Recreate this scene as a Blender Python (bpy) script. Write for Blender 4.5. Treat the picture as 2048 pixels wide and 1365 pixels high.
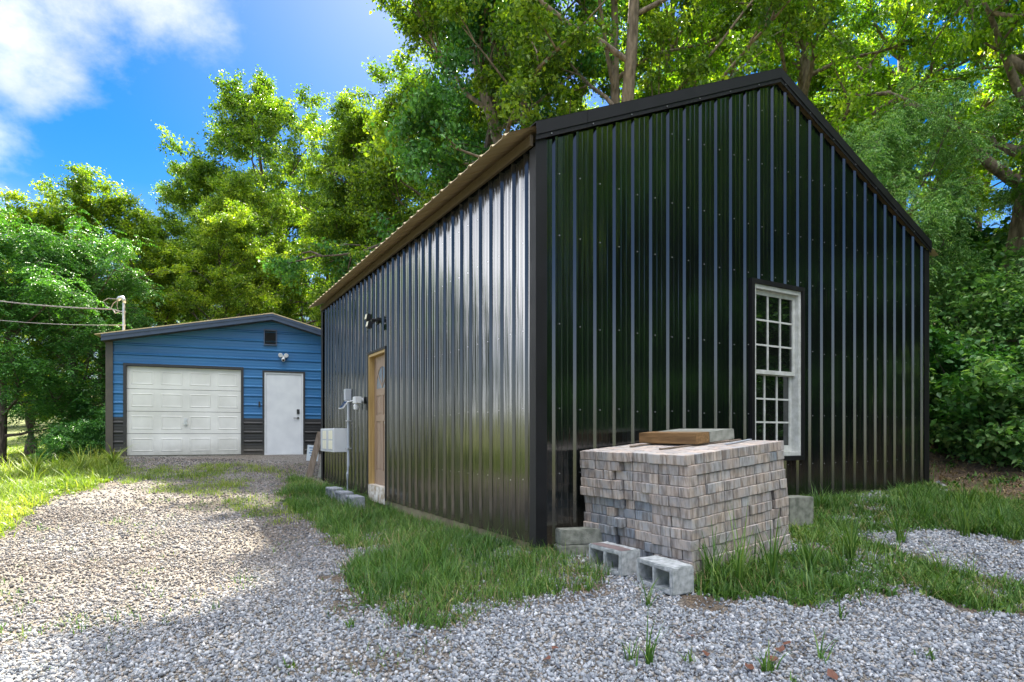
import bpy, math, random
import numpy as np
from mathutils import Vector, Matrix

# ------------------------------------------------------------------ scene, camera, world, sun
for o in list(bpy.data.objects):
    bpy.data.objects.remove(o, do_unlink=True)
S = bpy.context.scene
COL = S.collection
F = 1211.0; CX = 1024.0; HY = 870.0          # focal length and horizon in 2048-wide pixels
EYE = 1.2
cam_d = bpy.data.cameras.new("camera"); cam = bpy.data.objects.new("camera", cam_d); COL.objects.link(cam)
cam.location = (0, 0, EYE); cam.rotation_euler = (math.radians(90), 0, 0)
cam_d.sensor_width = 36; cam_d.lens = 36 * F / 2048; cam_d.shift_y = (HY - 682.5) / 2048
cam_d.clip_start = 0.05; cam_d.clip_end = 3000
S.camera = cam
S.render.resolution_x = 1024; S.render.resolution_y = 682
S.view_settings.view_transform = 'Standard'; S.view_settings.look = 'None'
S.view_settings.exposure = 2.45; S.view_settings.gamma = 1
S.cycles.use_denoising = True
S.cycles.max_bounces = 8; S.cycles.diffuse_bounces = 4; S.cycles.glossy_bounces = 4
S.cycles.transmission_bounces = 4; S.cycles.transparent_max_bounces = 4
S.cycles.sample_clamp_indirect = 6

SUN_EL = math.radians(45); SX, SY = -0.095, 0.9955
sl = bpy.data.lights.new("sun", 'SUN'); sl.energy = 5.0; sl.angle = math.radians(0.6); sl.color = (1.0, 0.93, 0.78)
sun = bpy.data.objects.new("sun", sl); COL.objects.link(sun)
sd = Vector((SX * math.cos(SUN_EL), SY * math.cos(SUN_EL), math.sin(SUN_EL)))
sun.rotation_euler = sd.to_track_quat('Z', 'Y').to_euler(); sun.location = (-10, 30, 40)

W = bpy.data.worlds.new("World"); S.world = W; W.use_nodes = True
wn, wl = W.node_tree.nodes, W.node_tree.links
for n in list(wn): wn.remove(n)
def N(nt, t, **k):
    n = nt.new(t)
    for a, b in k.items():
        if a.startswith('i_'): n.inputs[a[2:].replace('_', ' ')].default_value = b
        else: setattr(n, a, b)
    return n
wo = wn.new('ShaderNodeOutputWorld'); bg = wn.new('ShaderNodeBackground'); bg.inputs['Strength'].default_value = 0.15
sky = wn.new('ShaderNodeTexSky'); sky.sky_type = 'NISHITA'; sky.sun_disc = False
sky.sun_elevation = SUN_EL; sky.sun_rotation = math.atan2(SX, SY)
sky.air_density = 1.0; sky.dust_density = 0.3; sky.ozone_density = 2.5
hs = wn.new('ShaderNodeHueSaturation'); hs.inputs['Hue'].default_value = 0.508; hs.inputs['Saturation'].default_value = 1.6; hs.inputs['Value'].default_value = 0.235
wl.new(sky.outputs[0], hs.inputs['Color'])
# clouds drifting in the upper left of the sky, by direction
tc = wn.new('ShaderNodeTexCoord')
nz = wn.new('ShaderNodeTexNoise'); nz.inputs['Scale'].default_value = 5.5; nz.inputs['Detail'].default_value = 9; nz.inputs['Roughness'].default_value = 0.6; nz.inputs['Distortion'].default_value = 0.1
mp = wn.new('ShaderNodeMapping'); mp.inputs['Scale'].default_value = (1, 1, 1.4)
wl.new(tc.outputs['Generated'], mp.inputs[0]); wl.new(mp.outputs[0], nz.inputs['Vector'])
def wmath(op, a, b=None):
    m = wn.new('ShaderNodeMath'); m.operation = op
    for i, v in enumerate((a, b)):
        if v is None: continue
        if isinstance(v, (int, float)): m.inputs[i].default_value = v
        else: wl.new(v, m.inputs[i])
    return m.outputs[0]
def blob(d, sharp, w):
    d = Vector(d).normalized()
    vm = wn.new('ShaderNodeVectorMath'); vm.operation = 'DOT_PRODUCT'; vm.inputs[1].default_value = d
    wl.new(tc.outputs['Generated'], vm.inputs[0])
    v = wmath('SUBTRACT', 1.0, vm.outputs['Value'])
    v = wmath('MULTIPLY', v, -sharp)
    return wmath('MULTIPLY', wmath('EXPONENT', v), w)
bl = None
for d, sh, w in [((-820, 1211, 940), 75, 0.60), ((-970, 1211, 770), 150, 0.55), ((-640, 1211, 850), 240, 0.44), ((-1500, 760, 420), 9, 0.75), ((300, -700, 1200), 2.5, 0.4)]:  # last: unseen cloud added behind and above to lighten the shade
    x = blob(d, sh, w); bl = x if bl is None else wmath('MAXIMUM', bl, x)
cv = wmath('ADD', bl, wmath('MULTIPLY', wmath('SUBTRACT', nz.outputs['Fac'], 0.5), 1.25))
mr = wn.new('ShaderNodeMapRange'); mr.interpolation_type = 'SMOOTHSTEP'
mr.inputs['From Min'].default_value = 0.22; mr.inputs['From Max'].default_value = 0.80
wl.new(cv, mr.inputs['Value'])
# whitish sky low down
sx = wn.new('ShaderNodeSeparateXYZ'); wl.new(tc.outputs['Generated'], sx.inputs[0])
lowm = wn.new('ShaderNodeMapRange'); lowm.inputs['From Min'].default_value = 0.34; lowm.inputs['From Max'].default_value = 0.08
lowm.inputs['To Max'].default_value = 0.6
wl.new(sx.outputs['Z'], lowm.inputs['Value'])
fac = wmath('MAXIMUM', mr.outputs[0], lowm.outputs[0])
n2 = wn.new('ShaderNodeTexNoise'); n2.inputs['Scale'].default_value = 3.1; n2.inputs['Detail'].default_value = 3
wl.new(mp.outputs[0], n2.inputs['Vector'])
ccr = wn.new('ShaderNodeValToRGB')
ccr.color_ramp.elements[0].position = 0.38; ccr.color_ramp.elements[0].color = (0.62, 0.72, 1.0, 1)
ccr.color_ramp.elements[1].position = 0.56; ccr.color_ramp.elements[1].color = (1.30, 1.32, 1.38, 1)
wl.new(n2.outputs['Fac'], ccr.inputs[0])
# unseen glow added overhead and behind to fill shade; bright cloud beyond left edge
bright = wmath('MAXIMUM', wmath('MAXIMUM', blob((0.1, -0.35, 1), 5, 1.0), blob((-350, -1200, 420), 7, 0.16)), wmath('MAXIMUM', blob((-1500, 560, 420), 22, 0.8), blob((-1420, 800, 440), 75, 0.6)))
mb_ = wn.new('ShaderNodeMix'); mb_.data_type = 'RGBA'; wl.new(bright, mb_.inputs[0]); wl.new(ccr.outputs[0], mb_.inputs[6]); mb_.inputs[7].default_value = (12.5, 12.7, 13.2, 1)
fac = wmath('MAXIMUM', fac, bright)
mx = wn.new('ShaderNodeMix'); mx.data_type = 'RGBA'
wl.new(fac, mx.inputs[0]); wl.new(hs.outputs[0], mx.inputs[6]); wl.new(mb_.outputs[2], mx.inputs[7])
wl.new(mx.outputs[2], bg.inputs[0]); wl.new(bg.outputs[0], wo.inputs[0])

random.seed(11)
RNG = np.random.default_rng(11)

# ------------------------------------------------------------------ helpers
def link(o, parent=None):
    COL.objects.link(o)
    if parent is not None: o.parent = parent
    return o
def tag(o, label=None, cat=None, group=None, kind=None):
    if label: o['label'] = label
    if cat: o['category'] = cat
    if group: o['group'] = group
    if kind: o['kind'] = kind
    return o
def thing(name, label, cat, loc=(0, 0, 0), rz=0.0, group=None):
    o = bpy.data.objects.new(name, None); link(o)
    o.location = loc; o.rotation_euler = (0, 0, rz); o.empty_display_size = 0.1
    return tag(o, label, cat, group)
class MB:
    def __init__(s): s.v = []; s.f = []; s.cut = None
    def add(s, vs, fs):
        b = len(s.v); s.v += [tuple(v) for v in vs]; s.f += [tuple(i + b for i in f) for f in fs]; return s
    def box(s, x0, x1, y0, y1, z0, z1):
        vs = [(x0,y0,z0),(x1,y0,z0),(x1,y1,z0),(x0,y1,z0),(x0,y0,z1),(x1,y0,z1),(x1,y1,z1),(x0,y1,z1)]
        return s.add(vs, [(0,3,2,1),(4,5,6,7),(0,1,5,4),(1,2,6,5),(2,3,7,6),(3,0,4,7)])
    def obox(s, c, ax, ay, az):
        c = Vector(c); ax = Vector(ax); ay = Vector(ay); az = Vector(az)
        vs = [c + ax*i + ay*j + az*k for k in (-.5,.5) for (i,j) in ((-.5,-.5),(.5,-.5),(.5,.5),(-.5,.5))]
        return s.add(vs, [(0,3,2,1),(4,5,6,7),(0,1,5,4),(1,2,6,5),(2,3,7,6),(3,0,4,7)])
    def tube(s, pts, rad, n=10, cap=True):
        pts = [Vector(p) for p in pts]
        if isinstance(rad, (int, float)): rad = [rad]*len(pts)
        b = len(s.v); up = Vector((0, 0, 1))
        for i, p in enumerate(pts):
            d = (pts[min(i+1, len(pts)-1)] - pts[max(i-1, 0)]).normalized()
            a = d.cross(up)
            if a.length < 0.05: a = d.cross(Vector((1, 0, 0)))
            a.normalize(); c = d.cross(a)
            for k in range(n):
                t = 2*math.pi*k/n
                s.v.append(tuple(p + (a*math.cos(t) + c*math.sin(t))*rad[i]))
        for i in range(len(pts)-1):
            for k in range(n):
                k2 = (k+1) % n
                s.f.append((b+i*n+k, b+i*n+k2, b+(i+1)*n+k2, b+(i+1)*n+k))
        if cap:
            s.f.append(tuple(b+k for k in range(n))[::-1]); s.f.append(tuple(b+(len(pts)-1)*n+k for k in range(n)))
        return s
    def prism(s, poly, axis_vec):
        """poly: list of 3D points (planar), extruded by axis_vec"""
        n = len(poly); a = Vector(axis_vec)
        vs = [Vector(p) for p in poly] + [Vector(p)+a for p in poly]
        fs = [tuple(range(n))[::-1], tuple(range(n, 2*n))] + [(i, (i+1) % n, n+(i+1) % n, n+i) for i in range(n)]
        return s.add(vs, fs)
    def build(s, name, mat, parent=None, bevel=0, smooth=False, seg=2):
        me = bpy.data.meshes.new(name); me.from_pydata(s.v, [], s.f); me.update()
        if isinstance(mat, (list, tuple)):
            for m in mat: me.materials.append(m)
            if s.cut is not None: me.polygons.foreach_set('material_index', [0]*s.cut+[1]*(len(s.f)-s.cut))
        else: me.materials.append(mat)
        import bmesh
        bm = bmesh.new(); bm.from_mesh(me); bmesh.ops.recalc_face_normals(bm, faces=bm.faces)
        if bevel: bmesh.ops.bevel(bm, geom=list(bm.edges), offset=bevel, segments=seg, affect='EDGES', clamp_overlap=True)
        bm.to_mesh(me); bm.free()
        if smooth: me.polygons.foreach_set('use_smooth', [True]*len(me.polygons))
        o = bpy.data.objects.new(name, me); return link(o, parent)
def npmesh(name, verts, faces, mat, attrs=None, parent=None, smooth=False):
    """verts (n,3); faces (m,k) all same size"""
    me = bpy.data.meshes.new(name); m, k = faces.shape
    me.vertices.add(len(verts)); me.vertices.foreach_set('co', np.ascontiguousarray(verts, np.float32).ravel())
    me.loops.add(m*k); me.loops.foreach_set('vertex_index', np.ascontiguousarray(faces, np.int32).ravel())
    me.polygons.add(m); me.polygons.foreach_set('loop_start', np.arange(0, m*k, k, dtype=np.int32))
    me.polygons.foreach_set('loop_total', np.full(m, k, np.int32))
    if smooth: me.polygons.foreach_set('use_smooth', np.ones(m, bool))
    me.update(calc_edges=True)
    for an, av in (attrs or {}).items():
        a = me.attributes.new(an, 'FLOAT', 'POINT'); a.data.foreach_set('value', np.ascontiguousarray(av, np.float32))
    me.materials.append(mat)
    if parent == 'mesh': return me
    o = bpy.data.objects.new(name, me); return link(o, parent)

# ------------------------------------------------------------------ materials
def mat(name, col=(.5,.5,.5), rough=.5, metal=0.0, spec=.5, coat=0.0):
    m = bpy.data.materials.new(name); m.use_nodes = True
    p = m.node_tree.nodes['Principled BSDF']
    p.inputs['Base Color'].default_value = (*col, 1); p.inputs['Roughness'].default_value = rough
    p.inputs['Metallic'].default_value = metal; p.inputs['Specular IOR Level'].default_value = spec
    p.inputs['Coat Weight'].default_value = coat
    return m
def noisy(name, c1, c2, scale=8, rough=.6, rough2=None, bump=0.0, bscale=60, stretch=(1,1,1), metal=0, spec=.5, lo=.35, hi=.65, coord='Object', third=None, detail=5):
    m = mat(name, c1, rough, metal, spec); nt = m.node_tree; nn, ll = nt.nodes, nt.links; p = nn['Principled BSDF']
    t = nn.new('ShaderNodeTexCoord'); mp = nn.new('ShaderNodeMapping'); mp.inputs['Scale'].default_value = stretch
    ll.new(t.outputs[coord], mp.inputs[0])
    no = nn.new('ShaderNodeTexNoise'); no.inputs['Scale'].default_value = scale; no.inputs['Detail'].default_value = detail
    ll.new(mp.outputs[0], no.inputs['Vector'])
    r = nn.new('ShaderNodeValToRGB'); r.color_ramp.elements[0].position = lo; r.color_ramp.elements[1].position = hi
    r.color_ramp.elements[0].color = (*c1, 1); r.color_ramp.elements[1].color = (*c2, 1)
    if third:
        e = r.color_ramp.elements.new((lo+hi)/2); e.color = (*third, 1)
    ll.new(no.outputs['Fac'], r.inputs[0]); ll.new(r.outputs[0], p.inputs['Base Color'])
    if rough2 is not None:
        rr = nn.new('ShaderNodeMapRange'); rr.inputs['From Min'].default_value = .3; rr.inputs['From Max'].default_value = .7
        rr.inputs['To Min'].default_value = rough; rr.inputs['To Max'].default_value = rough2
        ll.new(no.outputs['Fac'], rr.inputs['Value']); ll.new(rr.outputs[0], p.inputs['Roughness'])
    if bump:
        n2 = nn.new('ShaderNodeTexNoise'); n2.inputs['Scale'].default_value = bscale; n2.inputs['Detail'].default_value = 4
        ll.new(mp.outputs[0], n2.inputs['Vector'])
        b = nn.new('ShaderNodeBump'); b.inputs['Strength'].default_value = bump; b.inputs['Distance'].default_value = .01
        ll.new(n2.outputs['Fac'], b.inputs['Height']); ll.new(b.outputs[0], p.inputs['Normal'])
    return m
def metal_sheet(name, col, rough, spec, stretch, bstr=.25, col2=None, coat=0):
    m = noisy(name, col, col2 or tuple(c*1.5 for c in col), scale=3, rough=rough, rough2=rough*1.5, spec=spec, stretch=stretch)
    nt = m.node_tree; nn, ll = nt.nodes, nt.links; p = nn['Principled BSDF']; p.inputs['Coat Weight'].default_value = coat
    t = nn.new('ShaderNodeTexCoord')
    n2 = nn.new('ShaderNodeTexNoise'); n2.inputs['Scale'].default_value = 1.3; n2.inputs['Detail'].default_value = 2
    mp = nn.new('ShaderNodeMapping'); mp.inputs['Scale'].default_value = (6, 6, .5) if stretch[2] < 1 else (.5, .5, 5)
    ll.new(t.outputs['Object'], mp.inputs[0]); ll.new(mp.outputs[0], n2.inputs['Vector'])
    b = nn.new('ShaderNodeBump'); b.inputs['Strength'].default_value = bstr; b.inputs['Distance'].default_value = .02
    ll.new(n2.outputs['Fac'], b.inputs['Height']); ll.new(b.outputs[0], p.inputs['Normal'])
    return m
def foliage(name, dark, mid, light, trans=.4, ttint=(1.5, 1.35, .35), rough=.45, spec=.35):
    m = mat(name, mid, rough, 0, spec); nt = m.node_tree; nn, ll = nt.nodes, nt.links; p = nn['Principled BSDF']
    a = nn.new('ShaderNodeAttribute'); a.attribute_name = 'rnd'
    r = nn.new('ShaderNodeValToRGB'); cr = r.color_ramp
    cr.elements[0].position = 0; cr.elements[0].color = (*dark, 1); cr.elements[1].position = 1; cr.elements[1].color = (*light, 1)
    e = cr.elements.new(.5); e.color = (*mid, 1)
    ll.new(a.outputs['Fac'], r.inputs[0]); ll.new(r.outputs[0], p.inputs['Base Color'])
    t = nn.new('ShaderNodeBsdfTranslucent'); mu = nn.new('ShaderNodeMix'); mu.data_type = 'RGBA'; mu.blend_type = 'MULTIPLY'; mu.inputs[0].default_value = 1
    ll.new(r.outputs[0], mu.inputs[6]); mu.inputs[7].default_value = (*ttint, 1); ll.new(mu.outputs[2], t.inputs[0])
    ms = nn.new('ShaderNodeMixShader'); ms.inputs[0].default_value = trans
    ll.new(p.outputs[0], ms.inputs[1]); ll.new(t.outputs[0], ms.inputs[2])
    ll.new(ms.outputs[0], nn['Material Output'].inputs['Surface'])
    return m

M = {}
M['black'] = metal_sheet('black_steel', (.003, .0042, .004), .11, .5, (1, 1, .15), bstr=.32, coat=0)
M['black'].node_tree.nodes['Principled BSDF'].inputs['IOR'].default_value = 1.85
def soil_foot(m, z0, z1, col):
    nt = m.node_tree; nn, ll = nt.nodes, nt.links; p = nn['Principled BSDF']
    t = nn.new('ShaderNodeTexCoord'); sx_ = nn.new('ShaderNodeSeparateXYZ'); ll.new(t.outputs['Object'], sx_.inputs[0])
    r = nn.new('ShaderNodeMapRange'); r.inputs['From Min'].default_value = z1; r.inputs['From Max'].default_value = z0; ll.new(sx_.outputs['Z'], r.inputs['Value'])
    n = nn.new('ShaderNodeTexNoise'); n.inputs['Scale'].default_value = 9; n.inputs['Detail'].default_value = 9; n.inputs['Roughness'].default_value = .7; ll.new(t.outputs['Object'], n.inputs['Vector'])
    n2 = nn.new('ShaderNodeTexNoise'); n2.inputs['Scale'].default_value = 55; n2.inputs['Detail'].default_value = 3; ll.new(t.outputs['Object'], n2.inputs['Vector'])
    a = nn.new('ShaderNodeMath'); a.operation = 'MULTIPLY'; ll.new(r.outputs[0], a.inputs[0]); ll.new(n.outputs['Fac'], a.inputs[1])
    sp = nn.new('ShaderNodeMapRange'); sp.inputs['From Min'].default_value = .70; sp.inputs['From Max'].default_value = .76; sp.inputs['To Max'].default_value = .35; ll.new(n2.outputs['Fac'], sp.inputs['Value'])
    mx_ = nn.new('ShaderNodeMath'); mx_.operation = 'MAXIMUM'; ll.new(a.outputs[0], mx_.inputs[0]); ll.new(sp.outputs[0], mx_.inputs[1])
    src = p.inputs['Base Color'].links[0].from_socket
    mi = nn.new('ShaderNodeMix'); mi.data_type = 'RGBA'; ll.new(mx_.outputs[0], mi.inputs[0]); ll.new(src, mi.inputs[6]); mi.inputs[7].default_value = (*col, 1); ll.new(mi.outputs[2], p.inputs['Base Color'])
soil_foot(M['black'], 0.0, .32, (.10, .08, .055))
M['blacktrim'] = noisy('black_trim', (.004, .004, .0045), (.007, .007, .008), 5, .55, .65, spec=.3, bump=.15, bscale=200)
M['bluesteel'] = metal_sheet('blue_steel', (.010, .10, .25), .34, .5, (.15, .15, 1), .2, col2=(.022, .14, .31))
M['browsteel'] = metal_sheet('dark_bronze_steel', (.014, .013, .013), .3, .5, (.15, .15, 1), .2)
M['bluetrim'] = noisy('slate_trim', (.03, .045, .075), (.04, .06, .10), 5, .35)
M['bronze'] = noisy('bronze_trim', (.05, .042, .032), (.075, .06, .045), 4, .4, .5)
M['galv'] = noisy('tan_roof_sheet', (.48, .37, .19), (.56, .44, .25), 6, .5, .6)
M['fasciawood'] = noisy('fascia_board', (.055, .038, .02), (.09, .066, .034), 10, .6, stretch=(8, 1, 8), bump=.2)
M['concrete'] = noisy('concrete', (.11, .115, .09), (.26, .26, .215), 14, .9, bump=.8, bscale=120)
M['foundation'] = noisy('foundation_board', (.28, .22, .12), (.40, .33, .19), 6, .85, bump=.4, bscale=90)
M['block'] = noisy('cinder_block', (.20, .215, .235), (.33, .34, .36), 22, .95, bump=1.0, bscale=180, third=(.27, .28, .30))
M['blocklight'] = noisy('pale_cinder_block', (.27, .29, .28), (.48, .49, .49), 25, .95, bump=1.0, bscale=200, third=(.38, .39, .38))
M['mauve'] = noisy('mauve_paint', (.13, .095, .09), (.18, .135, .125), 18, .8, bump=.5, bscale=200)
M['white'] = noisy('white_paint', (.54, .55, .56), (.62, .63, .63), 3, .35, .45)
M['whitedoor'] = noisy('white_garage_door', (.54, .53, .48), (.66, .65, .60), 1.6, .42, .5)
M['windowpaint'] = noisy('old_white_paint', (.42, .42, .38), (.56, .56, .53), 14, .5, bump=.4, bscale=80)
M['greybox'] = mat('grey_metal_box', (.42, .44, .47), .4)
M['pvc'] = mat('grey_pvc', (.38, .41, .45), .4)
M['plasticblack'] = mat('black_plastic', (.015, .015, .016), .35)
M['lens'] = mat('lamp_lens', (.75, .70, .55), .3)
M['cream'] = mat('cream_grille', (.72, .68, .52), .5)
M['galvpipe'] = noisy('galvanised_pipe', (.45, .46, .47), (.6, .6, .6), 12, .35, metal=.6)
M['cable'] = mat('cable', (.30, .26, .24), .4)
M['glass'] = mat('window_glass', (.006, .008, .006), .015, 0, .5, 0)
M['glass'].node_tree.nodes['Principled BSDF'].inputs['IOR'].default_value = 2.1
M['glasspale'] = mat('door_glass', (.20, .25, .30), .06, 0, .9)
M['solar'] = mat('solar_cell', (.01, .015, .05), .12, 0, .9)
M['screw'] = mat('screw_head', (.35, .35, .36), .35, .6)
M['vent'] = mat('louvre', (.022, .022, .026), .45)
M['dark'] = mat('interior_dark', (.02, .02, .02), .9)
M['woodnew'] = noisy('new_pine', (.34, .22, .075), (.46, .31, .12), 4, .6, stretch=(10, 10, .6), bump=.2)
M['doorwood'] = noisy('stained_door', (.23, .15, .10), (.30, .205, .14), 5, .5, stretch=(9, 9, .5), bump=.15, bscale=40)
M['timber'] = noisy('brown_timber', (.13, .068, .022), (.26, .145, .055), 5, .7, stretch=(9, .7, 9), bump=.5, bscale=25)
M['greytimber'] = noisy('grey_slab', (.20, .205, .17), (.32, .32, .28), 16, .9, bump=.9, bscale=120)
M['oldboard'] = noisy('weathered_board', (.16, .12, .085), (.28, .22, .17), 6, .85, stretch=(8, 8, .6), bump=.5)
M['signwhite'] = mat('sign_board', (.66, .72, .76), .5)
M['signblue'] = mat('sign_print', (.10, .22, .42), .5)
M['bark'] = noisy('bark', (.045, .033, .024), (.15, .115, .085), 5, .95, bump=1.0, bscale=12, stretch=(4, 4, .7))
M['barklight'] = noisy('pale_bark', (.10, .075, .05), (.28, .21, .15), 4, .95, bump=1.0, bscale=14, stretch=(3, 3, .8))
M['leaf_lime'] = foliage('leaves_lime', (.05, .11, .01), (.16, .27, .022), (.38, .46, .04), .42, (1.3, 1.4, .3), .45, .35)
M['leaf_green'] = foliage('leaves_green', (.035, .09, .01), (.11, .21, .02), (.28, .38, .04), .42, (1.45, 1.5, .35), .45, .35)
M['leaf_deep'] = foliage('leaves_deep', (.022, .085, .018), (.055, .175, .035), (.13, .30, .055), .34, (1.4, 1.5, .45), .45, .35)
M['leaf_lifted'] = foliage('leaves_lifted', (.06, .16, .045), (.15, .32, .085), (.36, .52, .2), .42, (1.3, 1.4, .5), .42, .4)  # leaves lightened in colour to make up for dim light on the right
M['leaf_bright'] = foliage('leaves_bright', (.06, .15, .014), (.16, .32, .025), (.36, .50, .045), .52, (1.45, 1.5, .3), .35, .6)
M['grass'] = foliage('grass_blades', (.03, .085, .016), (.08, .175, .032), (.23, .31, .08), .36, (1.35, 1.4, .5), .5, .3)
M['grassyel'] = foliage('sunny_grass', (.08, .15, .018), (.18, .26, .035), (.38, .38, .12), .4, (1.3, 1.35, .4), .5, .3)  # grass colour brightened and yellowed to look sunlit
M['deadleaf'] = mat('dead_leaf', (.12, .045, .025), .7)

soil_foot(M['whitedoor'], 0.0, .40, (.20, .19, .14)); soil_foot(M['browsteel'], 0, .3, (.12, .1, .07)); soil_foot(M['foundation'], -.3, .03, (.10, .075, .05))
def paver_mat():
    m = bpy.data.materials.new('concrete_paver'); m.use_nodes = True; nt = m.node_tree; nn, ll = nt.nodes, nt.links; p = nn['Principled BSDF']
    oi = nn.new('ShaderNodeObjectInfo'); t = nn.new('ShaderNodeTexCoord')
    va = nn.new('ShaderNodeVectorMath'); va.operation = 'ADD'; ll.new(t.outputs['Object'], va.inputs[0])
    cb = nn.new('ShaderNodeCombineXYZ'); mm = nn.new('ShaderNodeMath'); mm.operation = 'MULTIPLY'; mm.inputs[1].default_value = 37
    ll.new(oi.outputs['Random'], mm.inputs[0])
    for i in range(3): ll.new(mm.outputs[0], cb.inputs[i])
    ll.new(cb.outputs[0], va.inputs[1])
    mp = nn.new('ShaderNodeMapping'); mp.inputs['Scale'].default_value = (1, 1, .16); ll.new(va.outputs[0], mp.inputs[0])
    no = nn.new('ShaderNodeTexNoise'); no.inputs['Scale'].default_value = 34; no.inputs['Detail'].default_value = 5; no.inputs['Roughness'].default_value = .6
    ll.new(mp.outputs[0], no.inputs['Vector'])
    r = nn.new('ShaderNodeValToRGB'); r.color_ramp.elements[0].position = .38; r.color_ramp.elements[0].color = (.56, .52, .49, 1)
    r.color_ramp.elements[1].position = .56; r.color_ramp.elements[1].color = (1.05, 1.05, 1.05, 1); ll.new(no.outputs['Fac'], r.inputs[0])
    n3 = nn.new('ShaderNodeTexNoise'); n3.inputs['Scale'].default_value = 9; ll.new(va.outputs[0], n3.inputs['Vector'])
    r3 = nn.new('ShaderNodeValToRGB'); r3.color_ramp.elements[0].position = .4; r3.color_ramp.elements[0].color = (.88, .91, .95, 1)
    r3.color_ramp.elements[1].position = .62; r3.color_ramp.elements[1].color = (1.08, 1.0, .93, 1); ll.new(n3.outputs['Fac'], r3.inputs[0])
    # top faces paler, without streaks
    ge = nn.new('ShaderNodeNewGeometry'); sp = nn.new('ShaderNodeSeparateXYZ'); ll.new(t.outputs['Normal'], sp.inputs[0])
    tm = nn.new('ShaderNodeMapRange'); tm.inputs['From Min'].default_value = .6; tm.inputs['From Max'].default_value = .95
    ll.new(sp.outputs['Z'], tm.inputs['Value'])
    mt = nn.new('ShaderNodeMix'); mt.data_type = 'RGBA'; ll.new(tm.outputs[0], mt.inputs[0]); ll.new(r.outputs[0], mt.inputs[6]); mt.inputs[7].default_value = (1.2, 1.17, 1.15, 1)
    m1 = nn.new('ShaderNodeMix'); m1.data_type = 'RGBA'; m1.blend_type = 'MULTIPLY'; m1.inputs[0].default_value = 1
    ll.new(oi.outputs['Color'], m1.inputs[6]); ll.new(mt.outputs[2], m1.inputs[7])
    m2 = nn.new('ShaderNodeMix'); m2.data_type = 'RGBA'; m2.blend_type = 'MULTIPLY'; m2.inputs[0].default_value = 1
    ll.new(m1.outputs[2], m2.inputs[6]); ll.new(r3.outputs[0], m2.inputs[7]); ll.new(m2.outputs[2], p.inputs['Base Color'])
    p.inputs['Roughness'].default_value = .9
    n4 = nn.new('ShaderNodeTexNoise'); n4.inputs['Scale'].default_value = 160; ll.new(va.outputs[0], n4.inputs['Vector'])
    ad = nn.new('ShaderNodeMath'); ll.new(n4.outputs['Fac'], ad.inputs[0]); ll.new(no.outputs['Fac'], ad.inputs[1])
    b = nn.new('ShaderNodeBump'); b.inputs['Strength'].default_value = .7; b.inputs['Distance'].default_value = .006
    ll.new(ad.outputs[0], b.inputs['Height']); ll.new(b.outputs[0], p.inputs['Normal'])
    return m
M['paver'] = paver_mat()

# ------------------------------------------------------------------ the ground
# control points x, y, z
CP = np.array([
 (0,-6,-.1),(-6,-6,-.1),(6,-6,0),(0,0,0),(-4,0,0),(4,0,.02),(0,3,0),(-2.5,3,0),(2.8,3.2,0),(-2,5,.02),(-4,5,0),(-5,7,.06),(-1.5,6.2,.05),
 (.95,4.2,.1),(1.27,4.4,.12),(.6,5.2,.16),(2.3,5.1,.24),(3.2,4.6,.12),(.1,5.2,.16),(-.14,5.8,.165),(-.8,6.9,.13),(-1.35,7.8,.09),(-2.15,9,.10),(-2.7,9.8,.15),(-2.95,10.7,.23),(-3.9,12.3,.24),
 (3.4,7.1,.42),(5.8,8.5,.50),(4.6,7.7,.46),(2.2,6.3,.34),(5.4,6.4,.26),(6.2,8.3,.42),(7.2,9.6,.85),(8.2,8.6,.9),(6.5,11,1.3),(8.5,11,2.0),(10.7,13,2.9),(7,14,2.4),(5,18,2.9),(12,9,2.2),(14,5,1.6),(20,8,4.5),(20,20,8),(10,25,6.5),(30,30,12),(40,0,6),(60,60,20),(60,0,9),
 (-9.3,13.9,.70),(-6,15.1,.70),(-3.2,16.2,.70),(-8,20,.8),(-12,19,.6),(-3.5,18,.9),(0,20,1.4),(-6.0,13.2,.55),(-4.4,13.6,.5),(-8.6,12.2,.45),(-6.4,11.3,.38),(-4.6,11.6,.30),(-4.4,9.5,.19),(-6.5,9.4,.26),(-8.5,10,.34),(-8.2,8,.15),(-10.5,11.5,.36),(-11,9,.1),(-10.8,14,.35),(-13,14,.05),(-13,10,-.1),
 (-16,18,.2),(-20,24,.3),(-30,35,.5),(-16,8,-.2),(-25,12,-.1),(-45,60,3.2),(-70,60,4),(-20,60,3.4),(-40,10,0),(-60,-10,0),(0,60,6),(0,110,10),(-60,120,9),(-120,120,10),(-120,0,2),(120,120,28),(120,0,14),(0,-60,0),(-100,-100,0),(100,-100,6),(0,35,3.5)], float)
def _ker(r): return r
_n = len(CP); _D = np.sqrt(((CP[:, None, :2]-CP[None, :, :2])**2).sum(-1))
_A = np.zeros((_n+3, _n+3)); _A[:_n, :_n] = _ker(_D) - 0.03*np.eye(_n); _A[:_n, _n] = 1; _A[:_n, _n+1:] = CP[:, :2]; _A[_n, :_n] = 1; _A[_n+1:, :_n] = CP[:, :2].T
_w = np.linalg.solve(_A, np.concatenate([CP[:, 2], [0, 0, 0]]))
_PH = np.random.default_rng(5).random((10, 3))*6.28
def fnoise(x, y, s):
    v = 0
    for i in range(5):
        a = _PH[i, 0]; f = s*(1+.7*i)
        v = v + np.sin(f*(x*math.cos(a)+y*math.sin(a))+_PH[i, 1]*3)*np.sin(f*.83*(-x*math.sin(a)+y*math.cos(a))+_PH[i, 2]*3)/(1+.5*i)
    return v/2.2
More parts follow.
